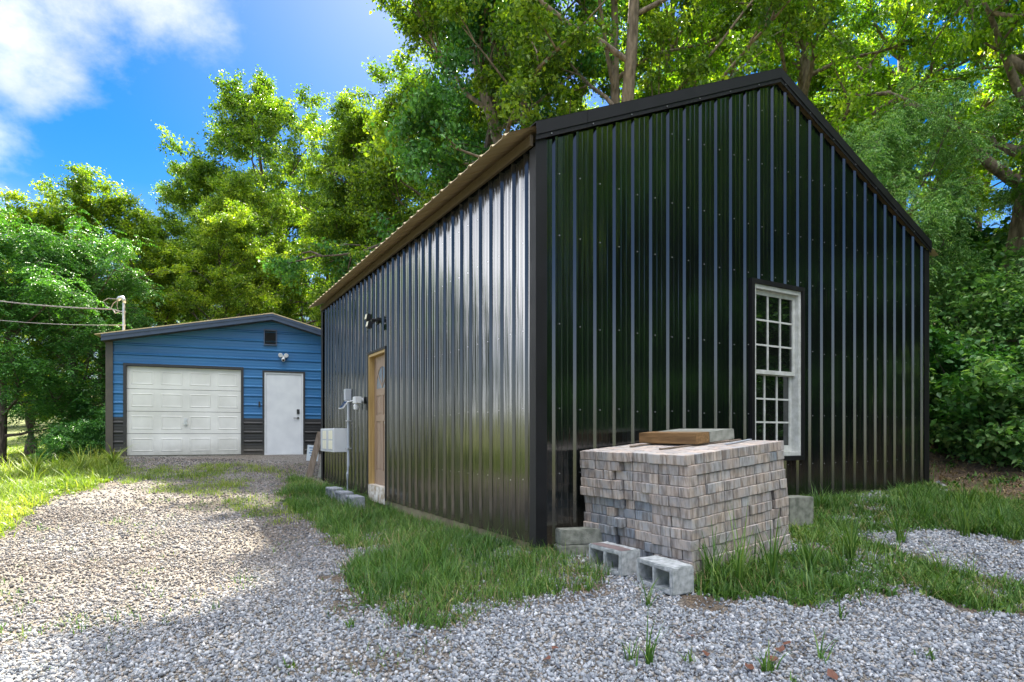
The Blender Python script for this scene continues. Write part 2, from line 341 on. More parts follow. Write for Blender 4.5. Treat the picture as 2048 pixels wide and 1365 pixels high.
def gz(x, y):
    x = np.atleast_1d(np.asarray(x, float)); y = np.atleast_1d(np.asarray(y, float)); out = np.empty(x.size)
    xf, yf = x.ravel(), y.ravel()
    for i in range(0, xf.size, 20000):
        a = np.stack([xf[i:i+20000], yf[i:i+20000]], 1); d = np.sqrt(((a[:, None]-CP[None, :, :2])**2).sum(-1))
        out[i:i+20000] = _ker(d)@_w[:_n] + _w[_n] + a@_w[_n+1:]
    out = out + .018*fnoise(xf, yf, 1.7) + .006*fnoise(xf, yf, 6.0)
    return out.reshape(x.shape)
def gz1(x, y): return float(gz([x], [y])[0])
def at(px, py, y0=1.0, y1=60.0):
    """ground point seen at a photograph pixel, by marching along the ray"""
    Y = np.geomspace(y0, y1, 900); X = (px-CX)/F*Y; Z = EYE+(HY-py)/F*Y
    d = Z - gz(X, Y); k = np.argmax(d < 0)
    return float(X[k]), float(Y[k]), float(gz1(X[k], Y[k]))
def wpoly(pts): return np.array([at(*p)[:2] for p in pts])
def inpoly(x, y, P):
    c = np.zeros(x.shape, bool); j = len(P)-1
    for i in range(len(P)):
        xi, yi = P[i]; xj, yj = P[j]
        c ^= ((yi > y) != (yj > y)) & (x < (xj-xi)*(y-yi)/(yj-yi+1e-12)+xi); j = i
    return c
P_weeds = np.concatenate([np.array([(-14.5,12.5),(-12,15.5),(-9.55,14.1)]), wpoly([(245,922),(248,950),(190,975),(110,1000),(40,1035),(0,1070),(-60,1110)]), np.array([(-9.5,4.5),(-14,5)])])
P_wall = wpoly([(585,955),(640,968),(700,985),(775,1000),(850,1040),(960,1072),(1060,1090),(1100,1085),(1175,1115),(1215,1150),(1185,1180),(1090,1195),(1000,1225),(930,1252),(820,1262),(740,1225),(700,1180),(705,1120),(660,1070),(600,1030),(555,1000)])
P_right = wpoly([(1585,1000),(1700,985),(1845,955),(1880,985),(1940,1000),(2100,1012),(2100,1090),(1960,1070),(1850,1060),(1760,1065),(1720,1080),(1800,1110),(1900,1150),(2000,1170),(2100,1190),(2100,1215),(1960,1222),(1820,1180),(1700,1205),(1600,1212),(1500,1205),(1400,1190),(1370,1160),(1480,1130),(1590,1110)])
P_sunny = wpoly([(240,962),(260,935),(480,930),(600,945),(500,965),(500,985),(590,1010),(600,1050),(520,1050),(440,1000),(330,990),(240,975)])
P_lawn = np.array([(-14.5,12.5),(-11,19),(-9,26),(-6,40),(-10,120),(-120,120),(-120,-30),(-16,0)])
def masks(x, y):
    n = fnoise(x, y, 2.2); n2 = fnoise(x, y, 7)
    n3 = fnoise(x+2, y, 11); gx = x + .2*n2 + .2*n + .12*n3; gy = y + .2*n + .16*n2 - .12*n3
    g = np.zeros(x.shape)
    g = np.maximum(g, inpoly(gx, gy, P_wall)*(.68+.5*n+.3*n2))
    g = np.maximum(g, inpoly(gx, gy, P_right)*(.64+.45*n2+.35*n))
    hx = x+.5*fnoise(x+3, y, 3.1); hy = y+.5*fnoise(x, y+5, 2.7)     # ragged outskirts
    g = np.maximum(g, (inpoly(hx, hy, P_wall) | inpoly(hx, hy, P_right))*(.42+.35*n2))
    g = np.maximum(g, inpoly(gx, gy, P_sunny)*(.30+.5*n))
    g = np.maximum(g, inpoly(gx, gy, P_weeds)*.95)
    g = np.maximum(g, inpoly(gx, gy, P_lawn)*.9)
    g = np.maximum(g, (y < -7)*.9)
    # thin tufts coming through the gravel of the drive
    drive = (x < -.3) & (y > 3.0) & (y < 13.8) & (x > -9)
    g = np.maximum(g, drive*np.clip((fnoise(x, y, 1.4)+.35*fnoise(x, y, 5))*.85-.12, 0, .45))
    g = np.clip(g, 0, 1)
    dirt = ((x > 5.9+.3*n) & (y > 7.2+.25*n2) & (y < 14)) | ((y > 16.5) & (x > -9)) | ((x > 6.6) & (y > 6.6+.2*n))
    dirt = dirt | ((x > 11) ) | ((x > 6.8+.4*n) & (y < 7.2)) | ((y > 14.5) & (x > -3))
    return g, dirt.astype(float)
def axis(lo, hi, a, b, st):
    mid = np.arange(a, b+1e-6, st); l = [a]; s = st
    while l[-1] > lo: s *= 1.18; l.append(l[-1]-s)
    h = [b]; s = st
    while h[-1] < hi: s *= 1.18; h.append(h[-1]+s)
    return np.concatenate([np.array(l[1:])[::-1], mid, np.array(h[1:])])
gxs = axis(-600, 600, -13, 9, .11); gys = axis(-200, 900, 2.0, 16, .11)
GX, GY = np.meshgrid(gxs, gys); GZ = gz(GX, GY)
g_, d_ = masks(GX.ravel(), GY.ravel())
nx, ny = len(gxs), len(gys); ii = (np.arange(ny-1)[:, None]*nx+np.arange(nx-1)[None, :]).ravel()
def ground_mat():
    m = bpy.data.materials.new('ground'); m.use_nodes = True; nt = m.node_tree; nn, ll = nt.nodes, nt.links; p = nn['Principled BSDF']
    t = nn.new('ShaderNodeTexCoord')
    v = nn.new('ShaderNodeTexVoronoi'); v.inputs['Scale'].default_value = 52; ll.new(t.outputs['Object'], v.inputs['Vector'])
    sp = nn.new('ShaderNodeSeparateColor'); ll.new(v.outputs['Color'], sp.inputs[0])
    r = nn.new('ShaderNodeValToRGB'); cr = r.color_ramp; cr.elements[0].position = 0; cr.elements[0].color = (.11, .10, .095, 1); cr.elements[1].position = 1; cr.elements[1].color = (.36, .325, .29, 1)
    e = cr.elements.new(.5); e.color = (.20, .18, .155, 1); ll.new(sp.outputs[0], r.inputs[0])
    dk = nn.new('ShaderNodeMapRange'); dk.inputs['From Min'].default_value = .35; dk.inputs['From Max'].default_value = .75; dk.inputs['To Min'].default_value = 1; dk.inputs['To Max'].default_value = .35
    ll.new(v.outputs['Distance'], dk.inputs['Value'])
    # dusty, darker lanes
    n1 = nn.new('ShaderNodeTexNoise'); n1.inputs['Scale'].default_value = .9; n1.inputs['Detail'].default_value = 6; ll.new(t.outputs['Object'], n1.inputs['Vector'])
    rd = nn.new('ShaderNodeValToRGB'); rd.color_ramp.elements[0].position = .4; rd.color_ramp.elements[0].color = (1, 1, 1, 1); rd.color_ramp.elements[1].position = .65; rd.color_ramp.elements[1].color = (.82, .76, .66, 1)
    ll.new(n1.outputs['Fac'], rd.inputs[0])
    mu = nn.new('ShaderNodeMix'); mu.data_type = 'RGBA'; mu.blend_type = 'MULTIPLY'; mu.inputs[0].default_value = 1
    ll.new(r.outputs[0], mu.inputs[6]); ll.new(rd.outputs[0], mu.inputs[7])
    # soil
    n2 = nn.new('ShaderNodeTexNoise'); n2.inputs['Scale'].default_value = 7; n2.inputs['Detail'].default_value = 8; ll.new(t.outputs['Object'], n2.inputs['Vector'])
    rs = nn.new('ShaderNodeValToRGB'); rs.color_ramp.elements[0].position = .3; rs.color_ramp.elements[0].color = (.055, .035, .02, 1); rs.color_ramp.elements[1].position = .7; rs.color_ramp.elements[1].color = (.17, .115, .07, 1)
    ll.new(n2.outputs['Fac'], rs.inputs[0])
    n5 = nn.new('ShaderNodeTexNoise'); n5.inputs['Scale'].default_value = 2.2; n5.inputs['Detail'].default_value = 9; ll.new(t.outputs['Object'], n5.inputs['Vector'])
    rg = nn.new('ShaderNodeValToRGB'); rg.color_ramp.elements[0].position = .3; rg.color_ramp.elements[0].color = (.06, .085, .014, 1); rg.color_ramp.elements[1].position = .72; rg.color_ramp.elements[1].color = (.22, .24, .045, 1)
    ll.new(n5.outputs['Fac'], rg.inputs[0])
    ag = nn.new('ShaderNodeAttribute'); ag.attribute_name = 'lawn'; ad = nn.new('ShaderNodeAttribute'); ad.attribute_name = 'dirt'; ags = nn.new('ShaderNodeAttribute'); ags.attribute_name = 'grass'
    m0 = nn.new('ShaderNodeMix'); m0.data_type = 'RGBA'; ll.new(ags.outputs['Fac'], m0.inputs[0]); ll.new(mu.outputs[2], m0.inputs[6]); ll.new(rs.outputs[0], m0.inputs[7])
    m1 = nn.new('ShaderNodeMix'); m1.data_type = 'RGBA'; ll.new(ad.outputs['Fac'], m1.inputs[0]); ll.new(m0.outputs[2], m1.inputs[6]); ll.new(rs.outputs[0], m1.inputs[7])
    m2 = nn.new('ShaderNodeMix'); m2.data_type = 'RGBA'; ll.new(ag.outputs['Fac'], m2.inputs[0]); ll.new(m1.outputs[2], m2.inputs[6]); ll.new(rg.outputs[0], m2.inputs[7])
    m3 = nn.new('ShaderNodeMix'); m3.data_type = 'RGBA'; m3.blend_type = 'MULTIPLY'; m3.inputs[0].default_value = .8
    cb = nn.new('ShaderNodeCombineXYZ')
    for i in range(3): ll.new(dk.outputs[0], cb.inputs[i])
    ll.new(m2.outputs[2], m3.inputs[6]); ll.new(cb.outputs[0], m3.inputs[7])
    ll.new(m3.outputs[2], p.inputs['Base Color']); p.inputs['Roughness'].default_value = .95
    b = nn.new('ShaderNodeBump'); b.invert = True; b.inputs['Strength'].default_value = 1; b.inputs['Distance'].default_value = .02
    ll.new(v.outputs['Distance'], b.inputs['Height']); ll.new(b.outputs[0], p.inputs['Normal'])
    return m
M['ground'] = ground_mat()
lawn_ = inpoly(GX.ravel()+.4*fnoise(GX.ravel(), GY.ravel(), 1.5), GY.ravel(), P_lawn).astype(float)
lawn_ = np.maximum(lawn_, ((GY.ravel() > 60) | (GY.ravel() < -7)).astype(float))
g_soil = np.clip(g_*1.1, 0, .9)
gr = npmesh('ground', np.stack([GX.ravel(), GY.ravel(), GZ.ravel()], 1), np.stack([ii, ii+1, ii+nx+1, ii+nx], 1), M['ground'],
            {'grass': g_soil, 'dirt': d_, 'lawn': lawn_}, smooth=True)
tag(gr, kind='structure')

# footprints where nothing grows or lies
R_ANG = math.atan2(1211, 2106); L0 = Vector((.224, 5.33)); GW, LW = 6.45, 8.2
gd = np.array([math.cos(R_ANG), math.sin(R_ANG)]); ld = np.array([-gd[1], gd[0]])
def in_black(x, y, m=0.02):
    u = (x-L0[0])*gd[0]+(y-L0[1])*gd[1]; v = (x-L0[0])*ld[0]+(y-L0[1])*ld[1]
    return (u > -m) & (u < GW+m) & (v > -m) & (v < LW+m)
G_ANG = math.atan2(1.63, 4.22); G0 = (-9.32, 13.98)
def in_garage(x, y, m=.02):
    c, s = math.cos(G_ANG), math.sin(G_ANG); u = (x-G0[0])*c+(y-G0[1])*s; v = -(x-G0[0])*s+(y-G0[1])*c
    return (u > -m) & (u < 7.06+m) & (v > -m) & (v < 6+m)
PC = np.array([1.268, 4.4]); PR = np.array([.84, .543]); PR /= np.linalg.norm(PR); PL = np.array([-PR[1], PR[0]])
def in_stack(x, y, m=.02):
    a = (x-PC[0])*PR[0]+(y-PC[1])*PR[1]; b = (x-PC[0])*PL[0]+(y-PC[1])*PL[1]
    return (a > -m) & (a < 1.2+m) & (b > -m) & (b < 1.2+m)
def blocked(x, y): return in_black(x, y) | in_garage(x, y) | in_stack(x, y)

# ------------------------------------------------------------------ loose gravel
def rock_base():
    t = (1+5**.5)/2
    v = np.array([(-1,t,0),(1,t,0),(-1,-t,0),(1,-t,0),(0,-1,t),(0,1,t),(0,-1,-t),(0,1,-t),(t,0,-1),(t,0,1),(-t,0,-1),(-t,0,1)], float); v /= np.linalg.norm(v[0])
    f = np.array([(0,11,5),(0,5,1),(0,1,7),(0,7,10),(0,10,11),(1,5,9),(5,11,4),(11,10,2),(10,7,6),(7,1,8),(3,9,4),(3,4,2),(3,2,6),(3,6,8),(3,8,9),(4,9,5),(2,4,11),(6,2,10),(8,6,7),(9,8,1)])
    return v, f
def rotmats(n, rng):
    q = rng.normal(size=(n, 4)); q /= np.linalg.norm(q, axis=1)[:, None]; w, x, y, z = q.T
    return np.stack([1-2*(y*y+z*z), 2*(x*y-z*w), 2*(x*z+y*w), 2*(x*y+z*w), 1-2*(x*x+z*z), 2*(y*z-x*w), 2*(x*z-y*w), 2*(y*z+x*w), 1-2*(x*x+y*y)], 1).reshape(n, 3, 3)
def dust_sun_tone(x, y): return np.clip((-x-.6)/2.2, 0, 1)*np.clip((y-2.5)/2.5, .25, 1)*(.85+.3*fnoise(x, y, 1.3))  # left drive stones: brown dust plus a darker tone that offsets the sun
def make_gravel():
    rng = np.random.default_rng(3); xs, ys, ss = [], [], []
    for (y0, y1, dens, size) in [(2.5, 4.2, 4800, .0083), (4.2, 6.0, 3600, .0088), (6.0, 8.5, 1900, .0098), (8.5, 14.0, 620, .0115)]:
        xa, xb = -.92*y1, .92*y1; n = int(dens*(y1-y0)*(xb-xa)); x = rng.uniform(xa, xb, n); y = rng.uniform(y0, y1, n)
        k = np.abs(x) < .9*y+.3; x, y = x[k], y[k]; g, d = masks(x, y)
        wear = np.clip(dust_sun_tone(x, y), 0, 1)*np.clip(.45+.6*fnoise(x, y, 1.1), 0, .75)
        k = (rng.random(len(x)) > np.clip(g*1.25, 0, .93)) & (rng.random(len(x)) > wear) & (d < .5) & ~blocked(x, y); x, y = x[k], y[k]
        xs.append(x); ys.append(y); ss.append(np.minimum(size*rng.lognormal(-.05, .42, len(x)), size*1.9))
    x, y, s = map(np.concatenate, (xs, ys, ss)); n = len(x)
    bv, bf = rock_base()
    V = bv[None]*(1+.28*rng.normal(size=(n, 12, 1)))*np.stack([rng.uniform(.9, 1.35, n), rng.uniform(.7, 1, n), rng.uniform(.45, .8, n)], 1)[:, None, :]
    V = np.einsum('nij,nkj->nki', rotmats(n, rng), V)*s[:, None, None]
    V[:, :, 0] += x[:, None]; V[:, :, 1] += y[:, None]; V[:, :, 2] += (gz(x, y)+s*.15+rng.random(n)*.006)[:, None]
    Fc = (bf[None]+12*np.arange(n)[:, None, None]).reshape(-1, 3)
    m = bpy.data.materials.new('crushed_limestone'); m.use_nodes = True; nn, ll = m.node_tree.nodes, m.node_tree.links; p = nn['Principled BSDF']
    a = nn.new('ShaderNodeAttribute'); a.attribute_name = 'rnd'; r = nn.new('ShaderNodeValToRGB'); cr = r.color_ramp
    cr.elements[0].color = (.12, .13, .15, 1); cr.elements[1].color = (.52, .53, .55, 1)
    e = cr.elements.new(.3); e.color = (.20, .215, .235, 1); e = cr.elements.new(.7); e.color = (.33, .345, .365, 1); e = cr.elements.new(.84); e.color = (.29, .255, .22, 1)
    ad = nn.new('ShaderNodeAttribute'); ad.attribute_name = 'dust_sun_tone'
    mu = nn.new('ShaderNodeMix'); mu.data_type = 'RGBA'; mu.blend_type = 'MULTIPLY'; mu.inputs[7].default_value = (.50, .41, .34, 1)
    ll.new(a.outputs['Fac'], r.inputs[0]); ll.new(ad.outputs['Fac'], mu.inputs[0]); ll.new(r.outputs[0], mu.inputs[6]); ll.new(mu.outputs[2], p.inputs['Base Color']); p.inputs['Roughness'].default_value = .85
    o = npmesh('gravel', V.reshape(-1, 3), Fc, m, {'rnd': np.repeat(rng.random(n), 12), 'dust_sun_tone': np.repeat(np.clip(dust_sun_tone(x, y)+rng.normal(0, .15, n), 0, 1), 12)})
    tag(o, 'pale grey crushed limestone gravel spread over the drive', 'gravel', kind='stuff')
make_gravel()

# ------------------------------------------------------------------ grass
def blades(x, y, ln, wd, lean, rng, rnd, seg=3, z=None, az=None):
    n = len(x); az = rng.uniform(0, 6.283, n) if az is None else az
    d = np.stack([np.cos(az), np.sin(az)], 1); sd_ = np.stack([-d[:, 1], d[:, 0]], 1); z0 = gz(x, y)-.005 if z is None else z
    V = []
    for k in range(seg+1):
        t = k/seg; out = lean*(t**1.7)*ln; up = ln*t*np.sqrt(np.clip(1-(lean*t*.85)**2, .08, 1))
        w = wd*(1-t**1.5*.96)*.5
        c = np.stack([x+d[:, 0]*out, y+d[:, 1]*out, z0+up], 1)
        V.append(c-np.c_[sd_*w[:, None], np.zeros(n)]); V.append(c+np.c_[sd_*w[:, None], np.zeros(n)])
    V = np.stack(V, 1); b = (2*(seg+1))*np.arange(n)[:, None]
    Fc = np.concatenate([b+np.array([[2*k, 2*k+1, 2*k+3, 2*k+2]]) for k in range(seg)], 0)
    return V.reshape(-1, 3), Fc, np.repeat(rnd, 2*(seg+1))
def merge(parts):
    vs, fs, rs = [], [], []; b = 0
    for v, f, r in parts: vs.append(v); fs.append(f+b); rs.append(r); b += len(v)
    return np.concatenate(vs), np.concatenate(fs), np.concatenate(rs)
def clumps(P, n, per, ln, wd, seed, spread=.05, lean=(.3, .9), thr=.25, box=None, nfun=None):
    rng = np.random.default_rng(seed)
    x0, y0 = P.min(0); x1, y1 = P.max(0); x = rng.uniform(x0, x1, n); y = rng.uniform(y0, y1, n)
    k = inpoly(x, y, P) & ~blocked(x, y); x, y = x[k], y[k]
    g, d = masks(x, y); k = rng.random(len(x)) < np.clip((g-thr)*2, .03, 1); x, y = x[k], y[k]
    sc = np.clip(.75+.55*fnoise(x, y, 1.9)+.25*rng.normal(size=len(x)), .3, 1.8); tone = np.clip(.42+.3*fnoise(x+9, y, 1.1), 0, 1)
    x, y, sc, tone = [np.repeat(a, per) for a in (x, y, sc, tone)]; m = len(x)
    x = x+rng.normal(0, spread, m); y = y+rng.normal(0, spread, m); k = ~blocked(x, y); x, y, sc, tone = x[k], y[k], sc[k], tone[k]; m = len(x)
    L = ln*sc*rng.uniform(.5, 1.25, m); return blades(x, y, L, wd*rng.uniform(.6, 1.3, m), rng.uniform(*lean, m), rng, np.clip(tone+rng.normal(0, .2, m)+(rng.random(m) < .05)*.6, 0, 1))
M['straw'] = foliage('dry_grass', (.14, .09, .045), (.26, .19, .10), (.42, .34, .2), .2, (1.1, 1, .8), .7, .1)
def broad(P, n, seed, thr=.3, s0=.055):
    return clumps(P, n, 9, s0, s0*.42, seed, .045, (.75, 1.05), thr)
def grassobj(name, parts, mt, label, cat='grass'):
    v, f, r = merge(parts); o = npmesh(name, v, f, mt, {'rnd': r}); return tag(o, label, cat, kind='stuff')
grassobj('grass', [clumps(P_wall, 28000, 8, .13, .0065, 21), clumps(P_wall, 1500, 16, .27, .008, 22, .04, (.4, 1.0), .5), broad(P_wall, 5000, 61)], M['grass'], 'green grass growing along the long black metal wall')
grassobj('grass', [clumps(P_right, 28000, 8, .10, .0085, 23, thr=.28), clumps(P_right, 2400, 14, .24, .009, 24, .04, (.4, 1.0), .45), broad(P_right, 9000, 62, .25, .07)], M['grass'], 'green grass and weeds before the black gable wall')
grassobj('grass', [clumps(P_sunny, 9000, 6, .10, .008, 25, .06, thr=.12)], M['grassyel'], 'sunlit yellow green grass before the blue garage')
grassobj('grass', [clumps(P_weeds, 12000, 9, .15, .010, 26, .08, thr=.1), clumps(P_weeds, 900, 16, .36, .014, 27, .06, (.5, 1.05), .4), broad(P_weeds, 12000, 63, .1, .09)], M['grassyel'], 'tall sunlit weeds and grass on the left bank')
P_drive = np.array([(-9, 13.7), (-8, 6), (-4.5, 2.9), (0.2, 2.9), (0, 5), (-2, 8), (-4, 11.5), (-4, 13.7)])
grassobj('grass', [clumps(P_drive, 12000, 7, .06, .006, 28, .05, thr=.08)], M['grass'], 'thin grass tufts coming through the gravel drive')
lw = np.array([(-14, 12), (-11, 19), (-8, 28), (-14, 40), (-34, 40), (-30, 14), (-18, 8)])
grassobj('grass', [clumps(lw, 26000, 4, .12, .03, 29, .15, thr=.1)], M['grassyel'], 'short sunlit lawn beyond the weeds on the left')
grassobj('dry_grass', [clumps(P_wall, 3000, 5, .15, .005, 71, .08, (.8, 1.05), -.3), clumps(P_right, 2500, 5, .13, .005, 72, .08, (.8, 1.05), -.3)], M['straw'], 'dead straw coloured stalks matted among the green grass', 'dry grass')
P_bank = np.array([(5.6, 7.6), (7, 6.5), (9, 8), (14, 9), (16, 14), (12, 18), (7, 15), (6.2, 11)])

grassobj('undergrowth', [broad(P_bank, 2600, 81, -.25, .08), clumps(P_bank, 900, 6, .14, .01, 82, thr=-.3)], M['grass'], 'low leafy seedlings on the bare brown bank', 'undergrowth')
grassobj('leaf_litter', [broad(P_bank, 9000, 83, -.5, .05)], M['straw'], 'brown leaf litter lying on the bare bank', 'leaf litter')
# ------------------------------------------------------------------ trees
def tree_data(seed, H, cb, R, nleaf, lsize, trunk_r, nlimb=14, stems=1, compound=False, droop=.25, spread=.17, shape=1.0, fill=1.0, flop=.55):
    rng = np.random.default_rng(seed); tb = MB(); tw = []
    def path(p, d, L, n, wig, grav):
        pts = [p.copy()]; d = d/np.linalg.norm(d)
        for i in range(n):
            d = d+rng.normal(0, wig, 3); d[2] += grav; d /= np.linalg.norm(d); pts.append(pts[-1]+d*L/n)
        return np.array(pts)
    for s in range(stems):
        if stems > 1:
            a0 = s*2*math.pi/stems+rng.uniform(-.4, .4); d0 = np.array([math.cos(a0)*.28, math.sin(a0)*.28, 1.])
        else: d0 = np.array([rng.normal(0, .04), rng.normal(0, .04), 1.])
        Hs = H*(rng.uniform(.8, 1) if stems > 1 else .95)
        tp = path(np.array([0., 0, -.3]), d0, Hs, 12, .05, .04)
        tr = trunk_r/(stems**.4)*(1-np.linspace(0, 1, 13)**1.1*.9); tr[0] *= 1.45; tr[1] *= 1.05
        tb.tube(tp, list(tr), 9)
        for j in range(nlimb//stems+1):
            f = cb/H+(1-cb/H)*(j+rng.uniform(.1, .9))/(nlimb//stems+1)*.97
            idx = f*12; i0 = min(int(idx), 11); p = tp[i0]+(tp[i0+1]-tp[i0])*(idx-i0)
            hh = (f-cb/H)/(1-cb/H); prof = (math.sin(math.pi*min(1, .22+.74*hh**shape)))**.7
            Ll = R*prof*rng.uniform(.65, 1.15)+.3; az = j*2.4+rng.uniform(-.5, .5)+s
            el = math.radians(rng.uniform(8, 35)+hh*38); d = np.array([math.cos(az)*math.cos(el), math.sin(az)*math.cos(el), math.sin(el)])
            lp = path(p, d, Ll, 7, .13, .03); r0 = max(.012, tr[i0]*.45); tb.tube(lp, list(r0*(1-np.linspace(0, 1, 8)*.85)), 6, cap=False)
            for q in range(int(6*fill)+1):
                t = rng.uniform(.25, 1)*7; a = min(int(t), 6); pp = lp[a]+(lp[a+1]-lp[a])*(t-a)
                dd = (lp[a+1]-lp[a]); dd = dd/np.linalg.norm(dd)+rng.normal(0, .65, 3); L2 = Ll*rng.uniform(.22, .45)
                sp_ = path(pp, dd, L2, 4, .18, -.02); tb.tube(sp_, list(r0*.35*(1-np.linspace(0, 1, 5)*.8)), 4, cap=False)
                for w in range(5):
                    t2 = rng.uniform(.2, 1)*4; b = min(int(t2), 3); p3 = sp_[b]+(sp_[b+1]-sp_[b])*(t2-b)
                    d3 = (sp_[b+1]-sp_[b]); d3 = d3/np.linalg.norm(d3)+rng.normal(0, .8, 3); d3[2] -= droop*.5
                    t3 = path(p3, d3, rng.uniform(.35, .8)*min(1, R/3), 3, .2, -droop*.3)
                    if w < 2: tb.tube(t3, [.008, .006, .004, .003], 3, cap=False)
                    tw.append(t3)
    tw = np.array(tw); nt = len(tw)
    if not compound:
        k = rng.integers(0, nt, nleaf); u = rng.uniform(0, 2.999, nleaf); a = u.astype(int); fr = (u-a)[:, None]
        pos = tw[k, a]*(1-fr)+tw[k, a+1]*fr+rng.normal(0, spread, (nleaf, 3))*np.array([1, 1, .6])
        az = rng.uniform(0, 6.283, nleaf); dl = rng.uniform(-1.1, .25, nleaf)*flop*1.6
        ax = np.stack([np.cos(az)*np.cos(dl), np.sin(az)*np.cos(dl), np.sin(dl)], 1)
        sz = lsize*rng.uniform(.6, 1.35, nleaf); tone = np.repeat(rng.random(nt)[k], 1)
    else:
        ns = nleaf//11; k = rng.integers(0, nt, ns); u = rng.uniform(0, 2.999, ns); a = u.astype(int); fr = (u-a)[:, None]
        base = tw[k, a]*(1-fr)+tw[k, a+1]*fr+rng.normal(0, spread, (ns, 3)); az0 = rng.uniform(0, 6.283, ns); fl = rng.uniform(.3, .45, ns)*1.0
        pos, ax, sz, tone = [], [], [], []
        dn = rng.uniform(.1, .9, ns)*droop*2
        for j in range(11):
            t = (j//2+1)/6; side = 0 if j == 10 else (1 if j % 2 else -1)
            dirh = np.stack([np.cos(az0), np.sin(az0), -dn*t], 1); pos.append(base+dirh*(fl*t)[:, None])
            aa = az0+side*1.15; ax.append(np.stack([np.cos(aa), np.sin(aa), -.25-dn*.8*t], 1)); sz.append(lsize*(1-.35*abs(t-.5))*rng.uniform(.8, 1.2, ns)); tone.append(rng.random(nt)[k])
        pos = np.concatenate(pos); ax = np.concatenate(ax); ax /= np.linalg.norm(ax, axis=1)[:, None]; sz = np.concatenate(sz); tone = np.concatenate(tone); nleaf = len(pos)
    up = np.tile([0., 0, 1], (nleaf, 1))+rng.normal(0, flop, (nleaf, 3)); sd2 = np.cross(ax, up); sd2 /= np.linalg.norm(sd2, axis=1)[:, None]+1e-9; nrm = np.cross(sd2, ax)
    wd = (.30 if not compound else .2)
    tip = pos+ax*sz[:, None]; mid = pos+ax*(sz*.42)[:, None]
    V = np.stack([pos, mid+sd2*(sz*wd)[:, None]+nrm*(sz*.1)[:, None], tip-nrm*(sz*.08)[:, None], mid-sd2*(sz*wd)[:, None]+nrm*(sz*.1)[:, None]], 1).reshape(-1, 3)
    b = 4*np.arange(nleaf)[:, None]; Fc = np.concatenate([b+np.array([[0, 1, 2]]), b+np.array([[0, 2, 3]])])
    rnd = np.clip(.5+(tone-.5)*.75+rng.normal(0, .22, nleaf), 0, 1)
    return tb, V, Fc, np.repeat(rnd, 4)
PROTO = {}
def proto(key, bark, leafm, **kw):
    tb, V, Fc, r = tree_data(**kw)
    me = bpy.data.meshes.new(key+'_trunk'); me.from_pydata(tb.v, [], tb.f); me.update(); me.materials.append(bark)
    me.polygons.foreach_set('use_smooth', [True]*len(me.polygons))
    PROTO[key] = (me, npmesh(key+'_crown', V, Fc, leafm, {'rnd': r}, parent='mesh'), kw['H'])
def tree(key, x, y, h, label, rz=0., cat='tree', name='tree', group=None, wide=1.0, leafm=None, z=None, group_ok=True):
    tm, cm, H = PROTO[key]; r = thing(name, label, cat, (x, y, (gz1(x, y) if z is None else z)-.02), rz, group)
    s = h/H; r.scale = (s*wide, s*wide, s)
    for nme, me in (('trunk' if name == 'tree' else 'stems', tm), ('crown' if name == 'tree' else 'foliage', cm)):
        o = bpy.data.objects.new(nme, me); link(o, r)
        if leafm and me is cm: o.material_slots[0].link = 'OBJECT'; o.material_slots[0].material = M[leafm]
    return r
def px(pxx, Y): return (pxx-CX)/F*Y
proto('lime', M['bark'], M['leaf_lime'], seed=101, H=12, cb=2.2, R=3.6, nleaf=85000, lsize=.105, trunk_r=.2, nlimb=24, spread=.12, flop=.8)
proto('airy', M['bark'], M['leaf_green'], seed=102, H=16, cb=3.0, R=3.9, nleaf=85000, lsize=.11, trunk_r=.22, nlimb=30, spread=.12, flop=.8)
proto('giant', M['barklight'], M['leaf_green'], seed=103, H=20, cb=6.0, R=6.0, nleaf=130000, lsize=.12, trunk_r=.36, nlimb=36, stems=3, spread=.13, flop=.8)
proto('frond', M['bark'], M['leaf_deep'], seed=104, H=8, cb=1.4, R=3.4, nleaf=88000, lsize=.10, trunk_r=.16, nlimb=20, compound=True, droop=.5, spread=.1)
proto('hill', M['barklight'], M['leaf_bright'], seed=105, H=17, cb=3.2, R=4.6, nleaf=62000, lsize=.13, trunk_r=.42, nlimb=30, spread=.13, flop=.8)
proto('bush', M['bark'], M['leaf_deep'], seed=106, H=2.2, cb=.1, R=1.2, nleaf=9000, lsize=.10, trunk_r=.03, nlimb=16, stems=3, spread=.1, fill=.7)
proto('bush2', M['bark'], M['leaf_deep'], seed=107, H=2.0, cb=.1, R=1.1, nleaf=6500, lsize=.14, trunk_r=.03, nlimb=14, stems=3, spread=.12, fill=.7)

